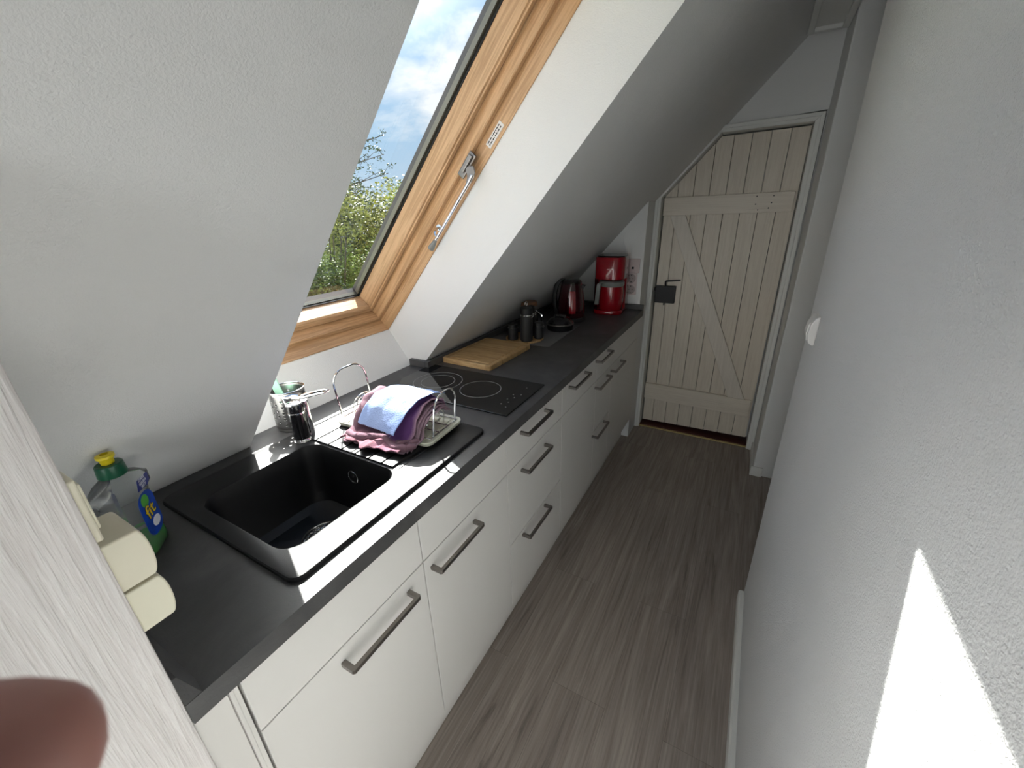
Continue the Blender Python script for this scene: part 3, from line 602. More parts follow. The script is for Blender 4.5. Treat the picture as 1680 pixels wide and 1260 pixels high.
# rocker switch on the right wall
sw = thing('light_switch', 'small white rocker light switch on the right wall near its far edge', 'switch', (XR-0.0002, 1.775, 1.158))
MB().prism([(0, -0.041), (-0.006, -0.041), (-0.016, -0.034), (-0.022, -0.012), (-0.019, 0.018), (-0.010, 0.036), (0, 0.041)], 1, -0.036, 0.036).build('housing', M['white_plastic'], sw, bevel=0.003)
MB().prism([(-0.0165, -0.030), (-0.0195, -0.030), (-0.0245, -0.010), (-0.0225, 0.014), (-0.0150, 0.026), (-0.0140, 0.022)], 1, -0.022, 0.022).build('rocker', M['white_plastic'], sw, bevel=0.001)

# sockets on the end wall
def socket_insert(t, z, n):
    f = Matrix.Translation((0, 0, z)) @ Matrix.Rotation(R(90), 4, 'X')
    MB().lathe([(0.027, 0.0065), (0.027, 0.0098), (0.0245, 0.0098), (0.0225, 0.0072), (0, 0.0072)], (0, 0, 0), 28, f, (False, False)).build('socket_cup', M['socket_cup'], t, smooth=True)
    MB().lathe([(0.0028, 0.0070), (0.0028, 0.0078)], (-0.0095, 0, 0), 10, f).lathe([(0.0028, 0.0070), (0.0028, 0.0078)], (0.0095, 0, 0), 10, f).box(-0.003, 0.003, -0.0098, -0.0078, z+0.018, z+0.0225).box(-0.003, 0.003, -0.0098, -0.0078, z-0.0225, z-0.018).build('pin_holes', M['rubber'], t)
ws = thing('wall_socket', 'upper power socket of the pair right of the red coffee machine', 'socket', (-0.092, 2.9798, 1.093), group=None)
MB().box(-0.034, 0.034, -0.007, 0, -0.033, 0.0325).build('frame', M['socket_pink'], ws, bevel=0.002); socket_insert(ws, 0, 1)
ws2 = thing('wall_socket', 'lower power socket of the pair right of the red coffee machine', 'socket', (-0.092, 2.9798, 1.027))
MB().box(-0.034, 0.034, -0.007, 0, -0.033, 0.0325).build('frame', M['socket_pink'], ws2, bevel=0.002); socket_insert(ws2, 0, 1)
ws3 = thing('wall_control', 'square control plate with a dark window above the two power sockets', 'switch', (-0.088, 2.9798, 1.165))
MB().box(-0.040, 0.040, -0.007, 0, -0.039, 0.044).build('frame', M['socket_pink'], ws3, bevel=0.002)
MB().box(-0.031, 0.031, -0.010, -0.007, -0.030, 0.032).build('cover', M['socket_pink'], ws3, bevel=0.001)
MB().box(-0.007, 0.007, -0.0105, -0.0095, -0.016, -0.003).build('display', M['rubber'], ws3)

# ================================================================== hob
hb = thing('ceramic_hob', 'black two-zone ceramic hob set in the worktop beside the draining board', 'hob', (-0.293, 1.471, 0.9101))
MB().box(-0.257, 0.257, -0.136, 0.138, 0, 0.005).build('glass_plate', M['hob'], hb, bevel=0.0012)
def ring(r, cx, cy, w_=0.0009):
    return MB().lathe([(r-w_, 0.0051), (r-w_, 0.0054), (r+w_, 0.0054), (r+w_, 0.0051)], (cx, cy, 0), 72, caps=(False, False))
r_ = ring(0.072, 0.072, 0.003).build('cooking_zone', M['hobprint'], hb)
r_ = ring(0.090, -0.112, -0.004); q = ring(0.062, -0.112, -0.004); r_.add(q.v, q.f); r_.build('cooking_zone', M['hobprint'], hb)
for i, (x, y) in enumerate([(0.20, -0.07), (0.215, -0.05), (0.20, -0.03), (0.215, -0.01), (0.20, 0.01), (0.225, -0.085), (0.215, 0.08), (0.225, 0.02)]):
    MB().lathe([(0.0022, 0.0051), (0.0022, 0.0053)], (x, y, 0), 10).build('touch_mark', M['hobprint'], hb)

# ================================================================== cutting board
cb = thing('cutting_board', 'bamboo cutting board with juice groove lying behind the hob', 'cutting board', (-0.407, 1.818, 0.9102), R(-2))
def cboard():
    m = MB(); a, b = 0.122, 0.165
    lo = [rrect(-a, a, -b, b, .012, 0), rrect(-a-.001, a+.001, -b-.001, b+.001, .013, 0.003), rrect(-a-.001, a+.001, -b-.001, b+.001, .013, 0.019), rrect(-a+.002, a-.002, -b+.002, b-.002, .011, 0.022),
          rrect(-a+.014, a-.014, -b+.014, b-.014, .01, 0.022), rrect(-a+.017, a-.017, -b+.017, b-.017, .01, 0.019), rrect(-a+.021, a-.021, -b+.021, b-.021, .009, 0.019), rrect(-a+.024, a-.024, -b+.024, b-.024, .008, 0.022)]
    return m.loft(lo, (True, True))
cboard().build('board', M['bamboo'], cb)

# ================================================================== mat, tray, mills, jars, pan
mt = MB().box(-0.15, 0.15, -0.215, 0.215, 0, 0.0018).build('placemat', M['mat_grey']); mt.location = (-0.365, 2.24, 0.9102); mt.rotation_euler = (0, 0, R(1.5)); tag(mt, 'grey rectangular placemat under the black pan and the tray', 'placemat')
tr = thing('round_tray', 'round bamboo tray carrying black mills and jars', 'tray', (-0.372, 2.098, 0.9122))
MB().lathe([(0, 0.0), (0.088, 0), (0.092, 0.003), (0.092, 0.010), (0.089, 0.010), (0.087, 0.005), (0, 0.005)], seg=48, caps=(False, False)).build('dish', M['bamboo'], tr, smooth=True)
TZ = 0.9174
def canister(name, label, cat, x, y, r, h, clip=True, top='ring'):
    t = thing(name, label, cat, (x, y, TZ))
    MB().lathe([(0, 0), (r-.002, 0), (r, .002), (r, h*0.74), (r-.001, h*0.745)], seg=28, caps=(False, True)).build('body', M['black_matt'], t, smooth=True)
    MB().lathe([(r+.0004, h*.746), (r+.0004, h*.76)], seg=28).build('band', M['chrome'], t, smooth=True)
    MB().lathe([(r-.001, h*.761), (r-.001, h*.95), (r-.006, h*.985), (0, h)], seg=28, caps=(True, False)).build('lid', M['black_matt'], t, smooth=True)
    if top == 'ring':
        MB().tube([(0, 0.011*math.cos(2*PI*k/20), h+0.010+0.011*math.sin(2*PI*k/20)) for k in range(20)], 0.0018, 6, closed=True).build('pull_ring', M['chrome'], t, smooth=True)
    if clip:
        MB().tube([(r+.001, -0.008, h*.70), (r+.006, 0, h*.72), (r+.003, 0.004, h*.80), (r+.001, 0.008, h*.70)], 0.0013, 6).build('clip', M['chrome'], t, smooth=True)
    return t
canister('pepper_mill', 'tall black mill with a steel ring on top, at the front of the bamboo tray', 'mill', -0.345, 2.065, 0.030, 0.165)
canister('storage_jar', 'small black clip jar left of the tall ringed mill', 'jar', -0.413, 2.055, 0.024, 0.080, top=None)
canister('storage_jar', 'small black clip jar right of the tall ringed mill, nearest the worktop edge', 'jar', -0.308, 2.122, 0.023, 0.082, top=None)
canister('pepper_mill', 'tall slim black mill without a ring, at the back of the bamboo tray', 'mill', -0.366, 2.152, 0.022, 0.150, top=None)
sp2 = thing('wooden_spatula', 'flat brown wooden spatula leaning behind the tall ringed mill', 'spatula', (-0.395, 2.105, TZ))
MB().prism([(-0.007, 0), (0.007, 0), (0.007, 0.10), (0.014, 0.14), (0.013, 0.172), (-0.013, 0.172), (-0.014, 0.14), (-0.007, 0.10)], 1, -0.003, 0.003, Matrix.Rotation(R(6), 4, 'Y') @ Matrix.Rotation(R(50), 4, 'Z')).build('blade', M['darkwood'], sp2, bevel=0.001)
# dark glass carafe with wooden collar behind
cf = thing('glass_carafe', 'dark glass carafe with brown wooden lid behind the mills', 'carafe', (-0.415, 2.235, 0.9122))
MB().lathe([(0, 0), (0.040, 0), (0.045, 0.006), (0.045, 0.07), (0.030, 0.105), (0.026, 0.125), (0.027, 0.135)], seg=32, caps=(False, True)).build('vessel', M['black_gloss'], cf, smooth=True)
MB().lathe([(0.040, 0.1352), (0.041, 0.150), (0.038, 0.155), (0, 0.155)], seg=32, caps=(True, False)).build('wooden_lid', M['darkwood'], cf, smooth=True)
MB().tube([(0.043, 0, 0.03), (0.068, 0, 0.04), (0.070, 0, 0.09), (0.034, 0, 0.11)], 0.004, 8).build('grip', M['chrome'], cf, smooth=True)
# lidded black pan / press
pn = thing('lidded_pan', 'low black lidded pan with steel rim on the grey placemat', 'pan', (-0.285, 2.33, 0.9122))
MB().lathe([(0, 0), (0.060, 0), (0.066, 0.004), (0.070, 0.030), (0.068, 0.031)], seg=40, caps=(False, True)).build('pan_body', M['black_gloss'], pn, smooth=True)
MB().lathe([(0.0705, 0.0312), (0.072, 0.034), (0.0705, 0.037), (0.066, 0.037)], seg=40, caps=(True, True)).build('steel_rim', M['nickel'], pn, smooth=True)
MB().lathe([(0.066, 0.0372), (0.060, 0.050), (0.045, 0.062), (0.020, 0.068), (0, 0.069)], seg=40, caps=(True, False)).build('lid', M['black_gloss'], pn, smooth=True)
MB().box(-0.030, 0.030, -0.010, 0.010, 0.069, 0.080).box(-0.030, -0.018, -0.008, 0.008, 0.060, 0.070).box(0.018, 0.030, -0.008, 0.008, 0.060, 0.070).build('knob', M['black_matt'], pn, bevel=0.003)
MB().box(-0.018, -0.002, -0.0125, -0.0098, 0.071, 0.079).build('knob_badge', M['steel'], pn)

# kettle
kt = thing('electric_kettle', 'dark red electric kettle with black lid and handle, left of the coffee machine', 'kettle', (-0.315, 2.555, 0.9103), R(15))
MB().lathe([(0, 0), (0.078, 0), (0.082, 0.004), (0.080, 0.020), (0.076, 0.022)], seg=40, caps=(False, True)).build('power_base', M['black_matt'], kt, smooth=True)
MB().lathe([(0.074, 0.0225), (0.076, 0.04), (0.074, 0.10), (0.066, 0.16), (0.058, 0.195), (0.055, 0.205)], seg=48).build('jug', M['kettle_dark'], kt, smooth=True)
MB().loft([[Vector((rr_*math.cos(a), rr_*math.sin(a), z)) for a in [R(-92+3.4*i) for i in range(9)]]+[Vector(((rr_-.004)*math.cos(a), (rr_-.004)*math.sin(a), z)) for a in [R(-64.8-3.4*i) for i in range(9)]] for rr_, z in ((.0768, .05), (.0768, .07), (.0750, .10), (.0700, .14), (.0640, .17))]).build('level_window', M['red'], kt, smooth=True)
MB().lathe([(0.056, 0.2055), (0.054, 0.216), (0.044, 0.226), (0.020, 0.230), (0, 0.230)], seg=48, caps=(True, False)).build('lid', M['black_gloss'], kt, smooth=True)
MB().loft([[Vector((x, y, z)) for x, y in ((cx-w2, -0.014), (cx+w2, -0.014), (cx+w2, 0.014), (cx-w2, 0.014))] for cx, w2, z in ((-0.079, .010, 0.04), (-0.092, .010, 0.08), (-0.095, .011, 0.14), (-0.085, .012, 0.19), (-0.066, .016, 0.222), (-0.045, .012, 0.229))]).build('handle', M['black_matt'], kt, smooth=True, bevel=0.004)
MB().prism([(0.055, 0.200), (0.078, 0.196), (0.060, 0.168), (0.055, 0.165)], 1, -0.012, 0.012).build('spout', M['black_matt'], kt, bevel=0.003)

# coffee machine: tall red housing, thermal jug in front
cm = thing('coffee_machine', 'tall glossy red filter coffee machine against the end wall', 'coffee machine', (-0.178, 2.835, 0.9103), R(4))
def rr2(x0, x1, y0, y1, r, z): return rrect(x0, x1, y0, y1, r, z, 5)
MB().loft([rr2(-.084, .084, -.090, .108, .055, 0.0), rr2(-.087, .087, -.096, .110, .06, 0.006), rr2(-.087, .087, -.096, .110, .06, 0.018), rr2(-.084, .084, -.092, .108, .055, 0.024)]).build('base', M['red'], cm, smooth=True)
MB().loft([rr2(-.086, .086, .020, .108, .02, z) for z in (0.024, 0.200)]).build('rear_column', M['red'], cm, smooth=True)
MB().loft([rr2(-.083, .083, -.088, .108, .055, 0.2005), rr2(-.086, .086, -.094, .110, .06, 0.204), rr2(-.086, .086, -.094, .110, .06, 0.318), rr2(-.083, .083, -.090, .108, .055, 0.325)]).build('filter_housing', M['red'], cm, smooth=True)
MB().loft([rr2(-.080, .080, -.060, .104, .035, 0.3252), rr2(-.078, .078, -.055, .102, .035, 0.331)]).build('tank_lid', M['black_gloss'], cm, smooth=True)
MB().box(-0.0895, -0.0862, -0.03, 0.09, 0.02, 0.31).build('side_panel', M['black_gloss'], cm, bevel=0.002)
jg = MB().lathe([(0, 0.0), (0.064, 0), (0.069, 0.006), (0.073, 0.05), (0.073, 0.105), (0.070, 0.138)], (0.012, -0.032, 0.0245), 40, caps=(False, True)).build('thermal_jug', M['red'], cm, smooth=True)
MB().lathe([(0.0705, 0.138), (0.073, 0.142), (0.073, 0.162), (0.066, 0.168), (0, 0.168)], (0.012, -0.032, 0.0245), 40, caps=(True, False)).build('jug_collar', M['grey_plastic'], jg, smooth=True)
MB().loft([[Vector((x, y, z)) for x, y in ((cx-.012, cy-.012), (cx+.012, cy-.010), (cx+.012, cy+.012), (cx-.012, cy+.012))] for cx, cy, z in ((-0.055, -0.095, 0.060), (-0.050, -0.103, 0.100), (-0.046, -0.108, 0.150), (-0.042, -0.106, 0.182), (-0.028, -0.092, 0.190))]).build('jug_handle', M['grey_plastic'], jg, bevel=0.004)
MB().box(-0.018, 0.018, -0.0, 0.0012, -0.0006, 0.0006, Matrix.Translation((0.012, -0.0953, 0.262))@Matrix.Rotation(R(-4), 4, 'Y')).build('chrome_line', M['chrome'], cm)

# ================================================================== washing-up liquid bottle
bt = thing('dish_soap_bottle', 'clear ribbed dish soap bottle with green liquid and yellow spout beside the sink', 'bottle', (-0.378, 0.557, 0.9104), R(48))
def brr(wx, wy, r, z): return rrect(-wx, wx, -wy, wy, r, z, 6)
lo = [brr(.022, .034, .016, 0), brr(.026, .038, .018, .003), brr(.027, .039, .018, .03)]
for k in range(14):
    z = 0.034+k*0.0062; lo += [brr(.0262, .037, .018, z), brr(.0272, .039, .018, z+.0031)]
lo += [brr(.0275, .040, .018, .124), brr(.030, .049, .018, .131), brr(.030, .049, .018, .148), brr(.024, .034, .016, .160), brr(.018, .020, .0155, .166), brr(.0155, .0155, .0153, .168)]
MB().loft(lo).build('plastic_body', M['bottle'], bt, smooth='all')
MB().loft([brr(.021, .033, .015, .0015), brr(.0250, .0368, .017, .005), brr(.0252, .0368, .017, .036)]).build('liquid', M['liquid'], bt, smooth='all')
MB().lathe([(0.020, 0.1682), (0.021, 0.170), (0.0195, 0.190), (0.018, 0.1915)], seg=28).build('cap', M['green_cap'], bt, smooth=True)
MB().lathe([(0.009, 0.1917), (0.010, 0.200), (0.013, 0.2035), (0.013, 0.208), (0.006, 0.210), (0.006, 0.205), (0, 0.205)], seg=24, caps=(True, False)).build('spout', M['yellow_cap'], bt, smooth=True)
def oval(x, w, z0, z1, r):
    p = rrect(-w, w, z0, z1, r, 0, 8); return [(v.x, v.y) for v in p]
lb = MB().prism(oval(0, .026, .034, .122, .022), 0, .0279, .0284).build('front_label', M['label_blue'], bt)
MB().prism([(0.012*math.cos(2*PI*k/24)-0.004, 0.106+0.012*math.sin(2*PI*k/24)) for k in range(24)], 0, .0285, .0287).build('label_badge', M['label_green'], lb)
LM = Matrix.Translation((0.0287, 0, 0.083)) @ Matrix.Rotation(R(90), 4, 'Z') @ Matrix.Rotation(R(90), 4, 'X')
textmesh('label_outline', 'fit', 0.036, M['print'], lb, LM @ Matrix.Rotation(R(8), 4, 'Z'), 0.0002, 0.0014)
textmesh('label_name', 'fit', 0.036, M['label_yellow'], lb, Matrix.Translation((0.0003, 0, 0)) @ LM @ Matrix.Rotation(R(8), 4, 'Z'), 0.0002, 0.0003)
MB().prism([(0.013*math.cos(2*PI*k/20)+0.006, 0.056+0.010*math.sin(2*PI*k/20)) for k in range(20)], 0, .0285, .0287).build('label_splash', M['label_white'], lb)
l2 = MB().prism([(-.014, .131), (.016, .127), (.030, .132), (.030, .148), (-.006, .150)], 0, .0302, .0306).build('shoulder_label', M['label_dark'], bt)
LM2 = Matrix.Translation((0.0308, 0.008, 0.1395)) @ Matrix.Rotation(R(90), 4, 'Z') @ Matrix.Rotation(R(90), 4, 'X')
textmesh('label_words', 'STARK\nGEGEN\nFETT', 0.0072, M['label_white'], l2, LM2, 0.0001, 0.0001)

# ================================================================== dish rack
dr = thing('dish_rack', 'steel wire dish rack with pale drip tray on the draining board', 'dish rack', (-0.278, 1.135, 0.9256), R(3))
def racktray():
    m = MB(); a, b = 0.168, 0.083
    lo = [rrect(-a+.01, a-.01, -b+.01, b-.01, .018, 0.0), rrect(-a+.003, a-.003, -b+.003, b-.003, .02, 0.004), rrect(-a, a, -b, b, .022, 0.013), rrect(-a+.001, a-.001, -b+.001, b-.001, .021, 0.015), rrect(-a+.005, a-.005, -b+.005, b-.005, .018, 0.013), rrect(-a+.011, a-.011, -b+.011, b-.011, .013, 0.006)]
    return m.loft(lo)
racktray().build('drip_tray', M['tray'], dr, smooth=True)
rb = MB()
for i in range(9): rb.box(-0.145+i*0.034, -0.139+i*0.034, -0.068, 0.068, 0.0061, 0.009)
rb.build('tray_ribs', M['tray'], dr, bevel=0.001)
def hoop(x, w2, h, lean, r=0.0024, ly=0.0, cr=0.035):
    """rounded rectangular wire hoop in the yz plane, leaning by lean/ly towards its top"""
    pts = [(-w2, 0.0)]+[(-w2, (h-cr)*k/6) for k in range(1, 7)]
    pts += [(-w2+cr-cr*math.cos(a), h-cr+cr*math.sin(a)) for a in [PI/2*k/7 for k in range(1, 8)]]
    pts += [(w2-cr+cr*math.sin(a), h-cr+cr*math.cos(a)) for a in [PI/2*k/7 for k in range(0, 8)]]
    pts += [(w2, (h-cr)*k/6) for k in range(5, -1, -1)]
    return MB().tube([(x+lean*z/h, y+ly*z/h, 0.012+z) for y, z in pts], r, 8)
hoop(-0.158, 0.060, 0.150, 0.002, 0.0026, -0.015, 0.045).build('end_hoop', M['chrome'], dr, smooth=True)
hoop(0.158, 0.050, 0.112, 0.0, 0.0026, 0.020, 0.042).build('end_hoop', M['chrome'], dr, smooth=True)
for i, xx in enumerate((-0.135, -0.122, 0.128, 0.112)):
    hoop(xx, 0.040, 0.066 if i < 2 else 0.055, 0.008, 0.0016).build('plate_divider', M['chrome'], dr, smooth=True)
bw = MB()
for yy in (-0.062, 0.062): bw.tube([(-0.158, yy, 0.0185), (0.158, yy, 0.0185)], 0.0020, 6)
for xx in (-0.158, 0.158): bw.tube([(xx, -0.062, 0.0185), (xx, 0.062, 0.0185)], 0.0020, 6)
bw.tube([(-0.158, -0.02, 0.0185), (0.158, -0.02, 0.0185)], 0.0016, 6).tube([(-0.158, 0.02, 0.0185), (0.158, 0.02, 0.0185)], 0.0016, 6)
bw.build('wire_base', M['chrome'], dr, smooth=True)
for sy in (-1,):
    MB().tube([(-0.150, -0.064, 0.012), (-0.158, -0.075, -0.0005)], 0.002, 6).build('foot_wire', M['chrome'], dr, smooth=True)
# towels: drape profiles in (y, z), swept along x
def drape(prof, x0, x1, nx, amp, seed, thick, name, mat, parent, xsq=None, jag=0.0):
    me_v = []; fs = []; uv = []
    # resample profile
    P = [Vector((a, b)) for a, b in prof]; Ls = [0]
    for i in range(1, len(P)): Ls.append(Ls[-1]+(P[i]-P[i-1]).length)
    nv = 46; row = []
    for k in range(nv):
        s = Ls[-1]*k/(nv-1); i = 0
        while i < len(P)-2 and Ls[i+1] < s: i += 1
        f = (s-Ls[i])/(Ls[i+1]-Ls[i]); row.append(P[i].lerp(P[i+1], f))
    for _ in range(3): row = [row[0]]+[(row[i-1]+row[i]*2+row[i+1])/4 for i in range(1, nv-1)]+[row[-1]]
    for i in range(nx):
        u = i/(nx-1)
        for k in range(nv):
            v = k/(nv-1); x = x0+(x1-x0)*u
            xo, yo = (xsq(u, v) if xsq else (0, 0))
            n1 = noise.noise(Vector((x*22+seed, v*3.5, seed*1.7)))*amp; n2 = noise.noise(Vector((x*60+seed, v*11, seed)))*amp*0.5
            z = row[k].y+abs(n1)+n2*0.8; y = row[k].x+(n1+n2)*(0.9 if v > 0.5 else 0.3)
            je = jag*noise.noise(Vector((x*35, seed, 3.1)))*max(0, (v-0.85))/0.15
            me_v.append((x+xo+noise.noise(Vector((v*7, seed, u)))*amp*0.6, y+yo+je, max(z, 0.002))); uv.append((u, v))
    for i in range(nx-1):
        for k in range(nv-1): fs.append((i*nv+k, (i+1)*nv+k, (i+1)*nv+k+1, i*nv+k+1))
    me = bpy.data.meshes.new(name); me.from_pydata(me_v, [], fs); ul = me.uv_layers.new()
    for p in me.polygons:
        p.use_smooth = True
        for li in p.loop_indices: ul.data[li].uv = uv[me.loops[li].vertex_index]
    me.materials.append(mat)
    o = bpy.data.objects.new(name, me); COL.objects.link(o); o.parent = parent
    s = o.modifiers.new('solid', 'SOLIDIFY'); s.thickness = thick; s.offset = 1
    s = o.modifiers.new('sub', 'SUBSURF'); s.levels = 1; s.render_levels = 1
    return o
tw = thing('kitchen_towel', 'folded plum and purple striped towel draped over the dish rack', 'towel', (-0.246, 1.137, 0.9256), R(3))
drape([(0.070, 0.050), (0.055, 0.080), (0.02, 0.096), (-0.03, 0.092), (-0.062, 0.070), (-0.078, 0.040), (-0.088, 0.018), (-0.115, 0.014), (-0.150, 0.012)], -0.118, 0.088, 60, 0.011, 1.3, 0.005, 'upper_layer', M['towel'], tw, jag=0.02)
for k in range(4):
    d = 0.007*(k+1)
    drape([(0.068, 0.040), (0.05, 0.074-d*.6), (0.02, 0.090-d), (-0.03, 0.086-d), (-0.058+d*.3, 0.064-d*.5), (-0.072+d*.3, 0.036), (-0.082+d*.5, 0.014), (-0.112, 0.008+.002*(3-k) if k < 3 else 0.008), (-0.138+0.004*k, 0.006)], -0.108-0.004*(k % 2), 0.096+0.006*(k % 3), 36, 0.009, 4.2+k*2, 0.004, 'folded_layer', M['towel_edge'], tw, jag=0.02)
# rumpled hem lying on the drainer
hm = MB()
random.seed(11)
pts = []
for k in range(16):
    t_ = k/15; pts.append((-0.115+0.215*t_, -0.118-0.012*math.sin(t_*9)+0.006*random.random(), 0.012+0.006*random.random()))
hm.tube(pts, [0.008+0.005*random.random() for _ in pts], 10)
for c0 in ((0.075, -0.105), (0.095, -0.09), (0.100, -0.118)):
    hm.tube([(c0[0]-0.02, c0[1]-0.012, 0.012), (c0[0], c0[1], 0.020), (c0[0]+0.012, c0[1]+0.018, 0.013)], [0.006, 0.010, 0.006], 10)
hm.build('rumpled_hem', M['towel_edge'], tw, smooth='all', sub=1)
bc = thing('cleaning_cloth', 'pale blue cloth laid on top of the plum towel', 'cloth', (-0.244, 1.132, 0.9256), R(3))
def sq(u, v):
    return (-0.035+0.075*v*1.0-0.02*u*v*0, 0.0)
drape([(0.062, 0.098), (0.02, 0.113), (-0.03, 0.111), (-0.066, 0.087), (-0.084, 0.060), (-0.094, 0.040)], -0.075, 0.070, 40, 0.0035, 8.1, 0.0016, 'sheet', M['blue_cloth'], bc, xsq=lambda u, v: (0.028-0.045*v, -0.018*max(0, v-.5)*2*u))

# ================================================================== hand holding the camera, one fingertip in view
def cam2w(p): return CAMM @ Vector(p)
hand = thing('person', 'blurred fingertip of the person holding the camera at the left edge', 'person', cam2w((-0.13, -0.09, 0.03)))
hand_inv = Matrix.Translation(-hand.location)
def skinned(name, verts, edges, radii, mat, root, sub=2):
    me = bpy.data.meshes.new(name); me.from_pydata([hand_inv @ cam2w(v) for v in verts], edges, [])
    o = bpy.data.objects.new(name, me); COL.objects.link(o); o.parent = hand; me.materials.append(mat)
    sk_ = o.modifiers.new('skin', 'SKIN'); sk_.use_smooth_shade = True
    for i, d in enumerate(me.skin_vertices[0].data):
        r = radii[i]; d.radius = r if isinstance(r, tuple) else (r, r); d.use_root = (i == root)
    s = o.modifiers.new('sub', 'SUBSURF'); s.levels = sub; s.render_levels = sub
    return o
V = []; E = []; RD = []
def av(p, r, link=None):
    V.append(p); RD.append(r)
    if link is not None: E.append((link, len(V)-1))
    return len(V)-1
wr = av((-0.150, -0.150, 0.070), 0.028); pa = av((-0.155, -0.120, 0.050), 0.030, wr); pb = av((-0.158, -0.085, 0.030), 0.034, pa)
for base, j1, j2, tip in (((-0.158, -0.066, 0.010), (-0.135, -0.052, -0.030), (-0.090, -0.0522, -0.052), (-0.0575, -0.0532, -0.0555)),
                          ((-0.166, -0.068, 0.028), (-0.182, -0.030, -0.005), (-0.165, -0.012, -0.022), (-0.148, -0.006, -0.030)),
                          ((-0.170, -0.082, 0.046), (-0.196, -0.048, 0.018), (-0.186, -0.026, 0.000), (-0.168, -0.018, -0.010)),
                          ((-0.170, -0.100, 0.060), (-0.200, -0.076, 0.040), (-0.196, -0.056, 0.022), (-0.182, -0.046, 0.010))):
    b = av(base, 0.0125, pb); c = av(j1, 0.0105, b); d = av(j2, 0.0095, c)
    mid = tuple((a_+b_)/2 for a_, b_ in zip(j2, tip)); e_ = av(mid, 0.0130 if j2[0] == -0.090 else 0.0092, d); av(tip, 0.0128 if j2[0] == -0.090 else 0.0088, e_)
th_ = av((-0.130, -0.125, 0.050), 0.015, pa); th2 = av((-0.105, -0.115, 0.040), 0.012, th_); th3 = av((-0.090, -0.100, 0.025), 0.0105, th2); av((-0.082, -0.090, 0.012), 0.009, th3)
fa2 = av((-0.145, -0.200, 0.110), 0.030, wr); av((-0.135, -0.300, 0.170), 0.036, fa2)
skinned('hand', V, E, RD, M['skin'], 1)
skinned('sleeve', [(-0.145, -0.215, 0.118), (-0.137, -0.300, 0.170), (-0.130, -0.360, 0.205)], [(0, 1), (1, 2)], [0.046, 0.052, 0.056], M['sleeve'], 1, 1)

# ================================================================== outside: garden
struct(MB().box(-30, -3.0, -15, 30, -2.9, -2.8).build('ground', M['grass']))
def leafcloud(m, c, rad, n, size, rnd, flat=0.75, shell=0.55):
    for _ in range(n):
        while True:
            d = Vector((rnd.uniform(-1, 1), rnd.uniform(-1, 1), rnd.uniform(-1, 1)))
            if 0.05 < d.length < 1: break
        d = d.normalized()*(shell+(1-shell)*rnd.random())
        p = Vector(c)+Vector((d.x*rad[0], d.y*rad[1], d.z*rad[2]))
        s = size*rnd.uniform(0.6, 1.3); u = Vector((rnd.uniform(-1, 1), rnd.uniform(-1, 1), rnd.uniform(-.6, .6))).normalized(); w_ = u.cross(Vector((rnd.uniform(-1, 1), rnd.uniform(-1, 1), rnd.uniform(-1, 1)))).normalized()
        m.add([p-u*s, p+w_*s*.45+u*s*0.1, p+u*s, p-w_*s*.45+u*s*0.1], [(0, 1, 2, 3)])
rnd = random.Random(5)
def shrub(label, c, r, h, n, mats, size):
    t = thing('garden_shrub', label, 'shrub', (c[0], c[1], -2.8))
    for k, mt_ in enumerate(mats):
        m = MB()
        for j in range(9):
            cc = (rnd.uniform(-.65, .65)*r, rnd.uniform(-.65, .65)*r, h*(0.30+0.62*rnd.random()))
            leafcloud(m, cc, (r*.48, r*.48, h*.20), n//9, size, rnd)
        m.build('foliage', mt_, t)
    m = MB()
    for j in range(9):
        a = rnd.uniform(0, 2*PI); m.tube([(0.06*math.cos(a), 0.06*math.sin(a), 0), (0.3*r*math.cos(a), 0.3*r*math.sin(a), h*.5), (0.6*r*math.cos(a), 0.6*r*math.sin(a), h*.9)], [0.05, 0.03, 0.01], 6)
    m.build('stems', M['bark'], t)
shrub('dense yellow-green garden shrub seen low through the roof window', (-5.4, 7.9), 1.35, 4.75, 24000, [M['leaf'], M['leaf2']], 0.036)
shrub('darker green garden shrub at the left of the roof window view', (-8.4, 8.4), 1.5, 5.1, 17000, [M['leaf3'], M['leaf2']], 0.042)
shrub('low brownish green shrub in front at the bottom of the window view', (-6.9, 5.7), 1.15, 4.4, 20000, [M['leaf'], M['leaf3']], 0.034)
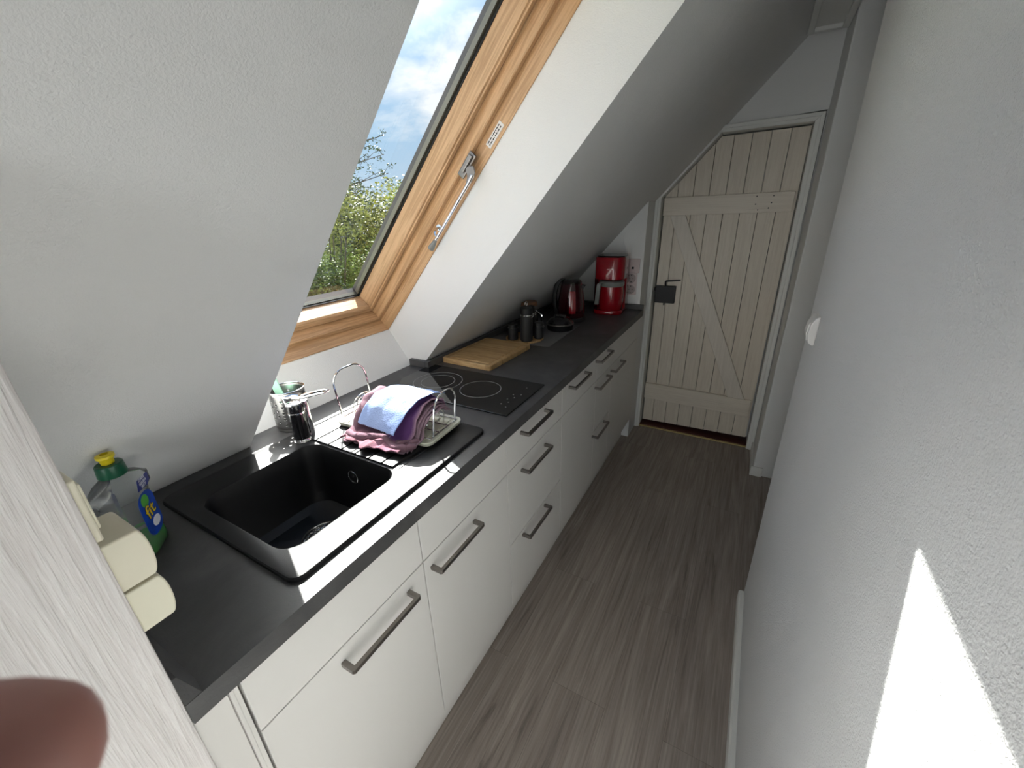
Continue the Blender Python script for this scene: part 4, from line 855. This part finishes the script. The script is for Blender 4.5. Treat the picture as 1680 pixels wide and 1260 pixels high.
# tree whose branches reach in from the left
tr_ = thing('garden_tree', 'tree with sparse leafy branches against the sky beyond the roof window', 'tree', (-8.9, 4.6, -2.8))
bk = MB(); lf = MB()
bk.tube([(0, 0, 0), (0.05, 0.05, 2.5), (-0.05, 0.1, 4.6), (0.1, 0.2, 7.0)], [0.17, 0.14, 0.11, 0.04], 8)
tgts = [(-5.75, 6.85, 2.25), (-5.7, 6.75, 2.55), (-5.65, 6.75, 2.85), (-6.1, 6.5, 3.1), (-6.2, 6.4, 2.4), (-6.0, 6.4, 1.95), (-6.9, 5.2, 3.4), (-7.3, 7.0, 3.6), (-6.3, 6.2, 3.4)]
for tg in tgts:
    tip = Vector(tg)-Vector((-8.9, 4.6, -2.8)); st = Vector((0.0, 0.08, max(3.2, tip.z-1.3))); mid = st.lerp(tip, .55)+Vector((0, 0, 0.22))
    path = [st, st.lerp(mid, .5)+Vector((0, 0, .06)), mid, mid.lerp(tip, .5)+Vector((rnd.uniform(-.05, .05), 0, -.04)), tip]
    bk.tube(path, [0.045, 0.03, 0.02, 0.012, 0.005], 6)
    for j in range(26):
        f = rnd.uniform(0.45, 1.0); b0 = (st.lerp(mid, f/.55) if f < .55 else mid.lerp(tip, (f-.55)/.45))
        e0 = b0+Vector((rnd.uniform(-.2, .25), rnd.uniform(-.25, .25), rnd.uniform(-.18, .15)))
        bk.tube([b0, b0.lerp(e0, .5)+Vector((0, 0, .02)), e0], [0.006, 0.004, 0.002], 4)
        leafcloud(lf, e0, (0.11, 0.11, 0.08), 20, 0.024, rnd, shell=0.1)
bk.build('trunk_and_branches', M['bark'], tr_); lf.build('foliage', M['leaf3'], tr_)
# ------------------------------------------------------------------ groups of like things
for o in list(SC.objects):
    if o.parent or 'category' not in o: continue
    n = o.name.split('.')[0]
    g = {'wall_socket': 'power sockets on the end wall', 'pepper_mill': 'black mills on the bamboo tray', 'storage_jar': 'small black jars on the bamboo tray', 'garden_shrub': 'garden shrubs outside the roof window', 'base_cabinet': 'white base cabinets under the worktop'}.get(n)
    if g: o['group'] = g
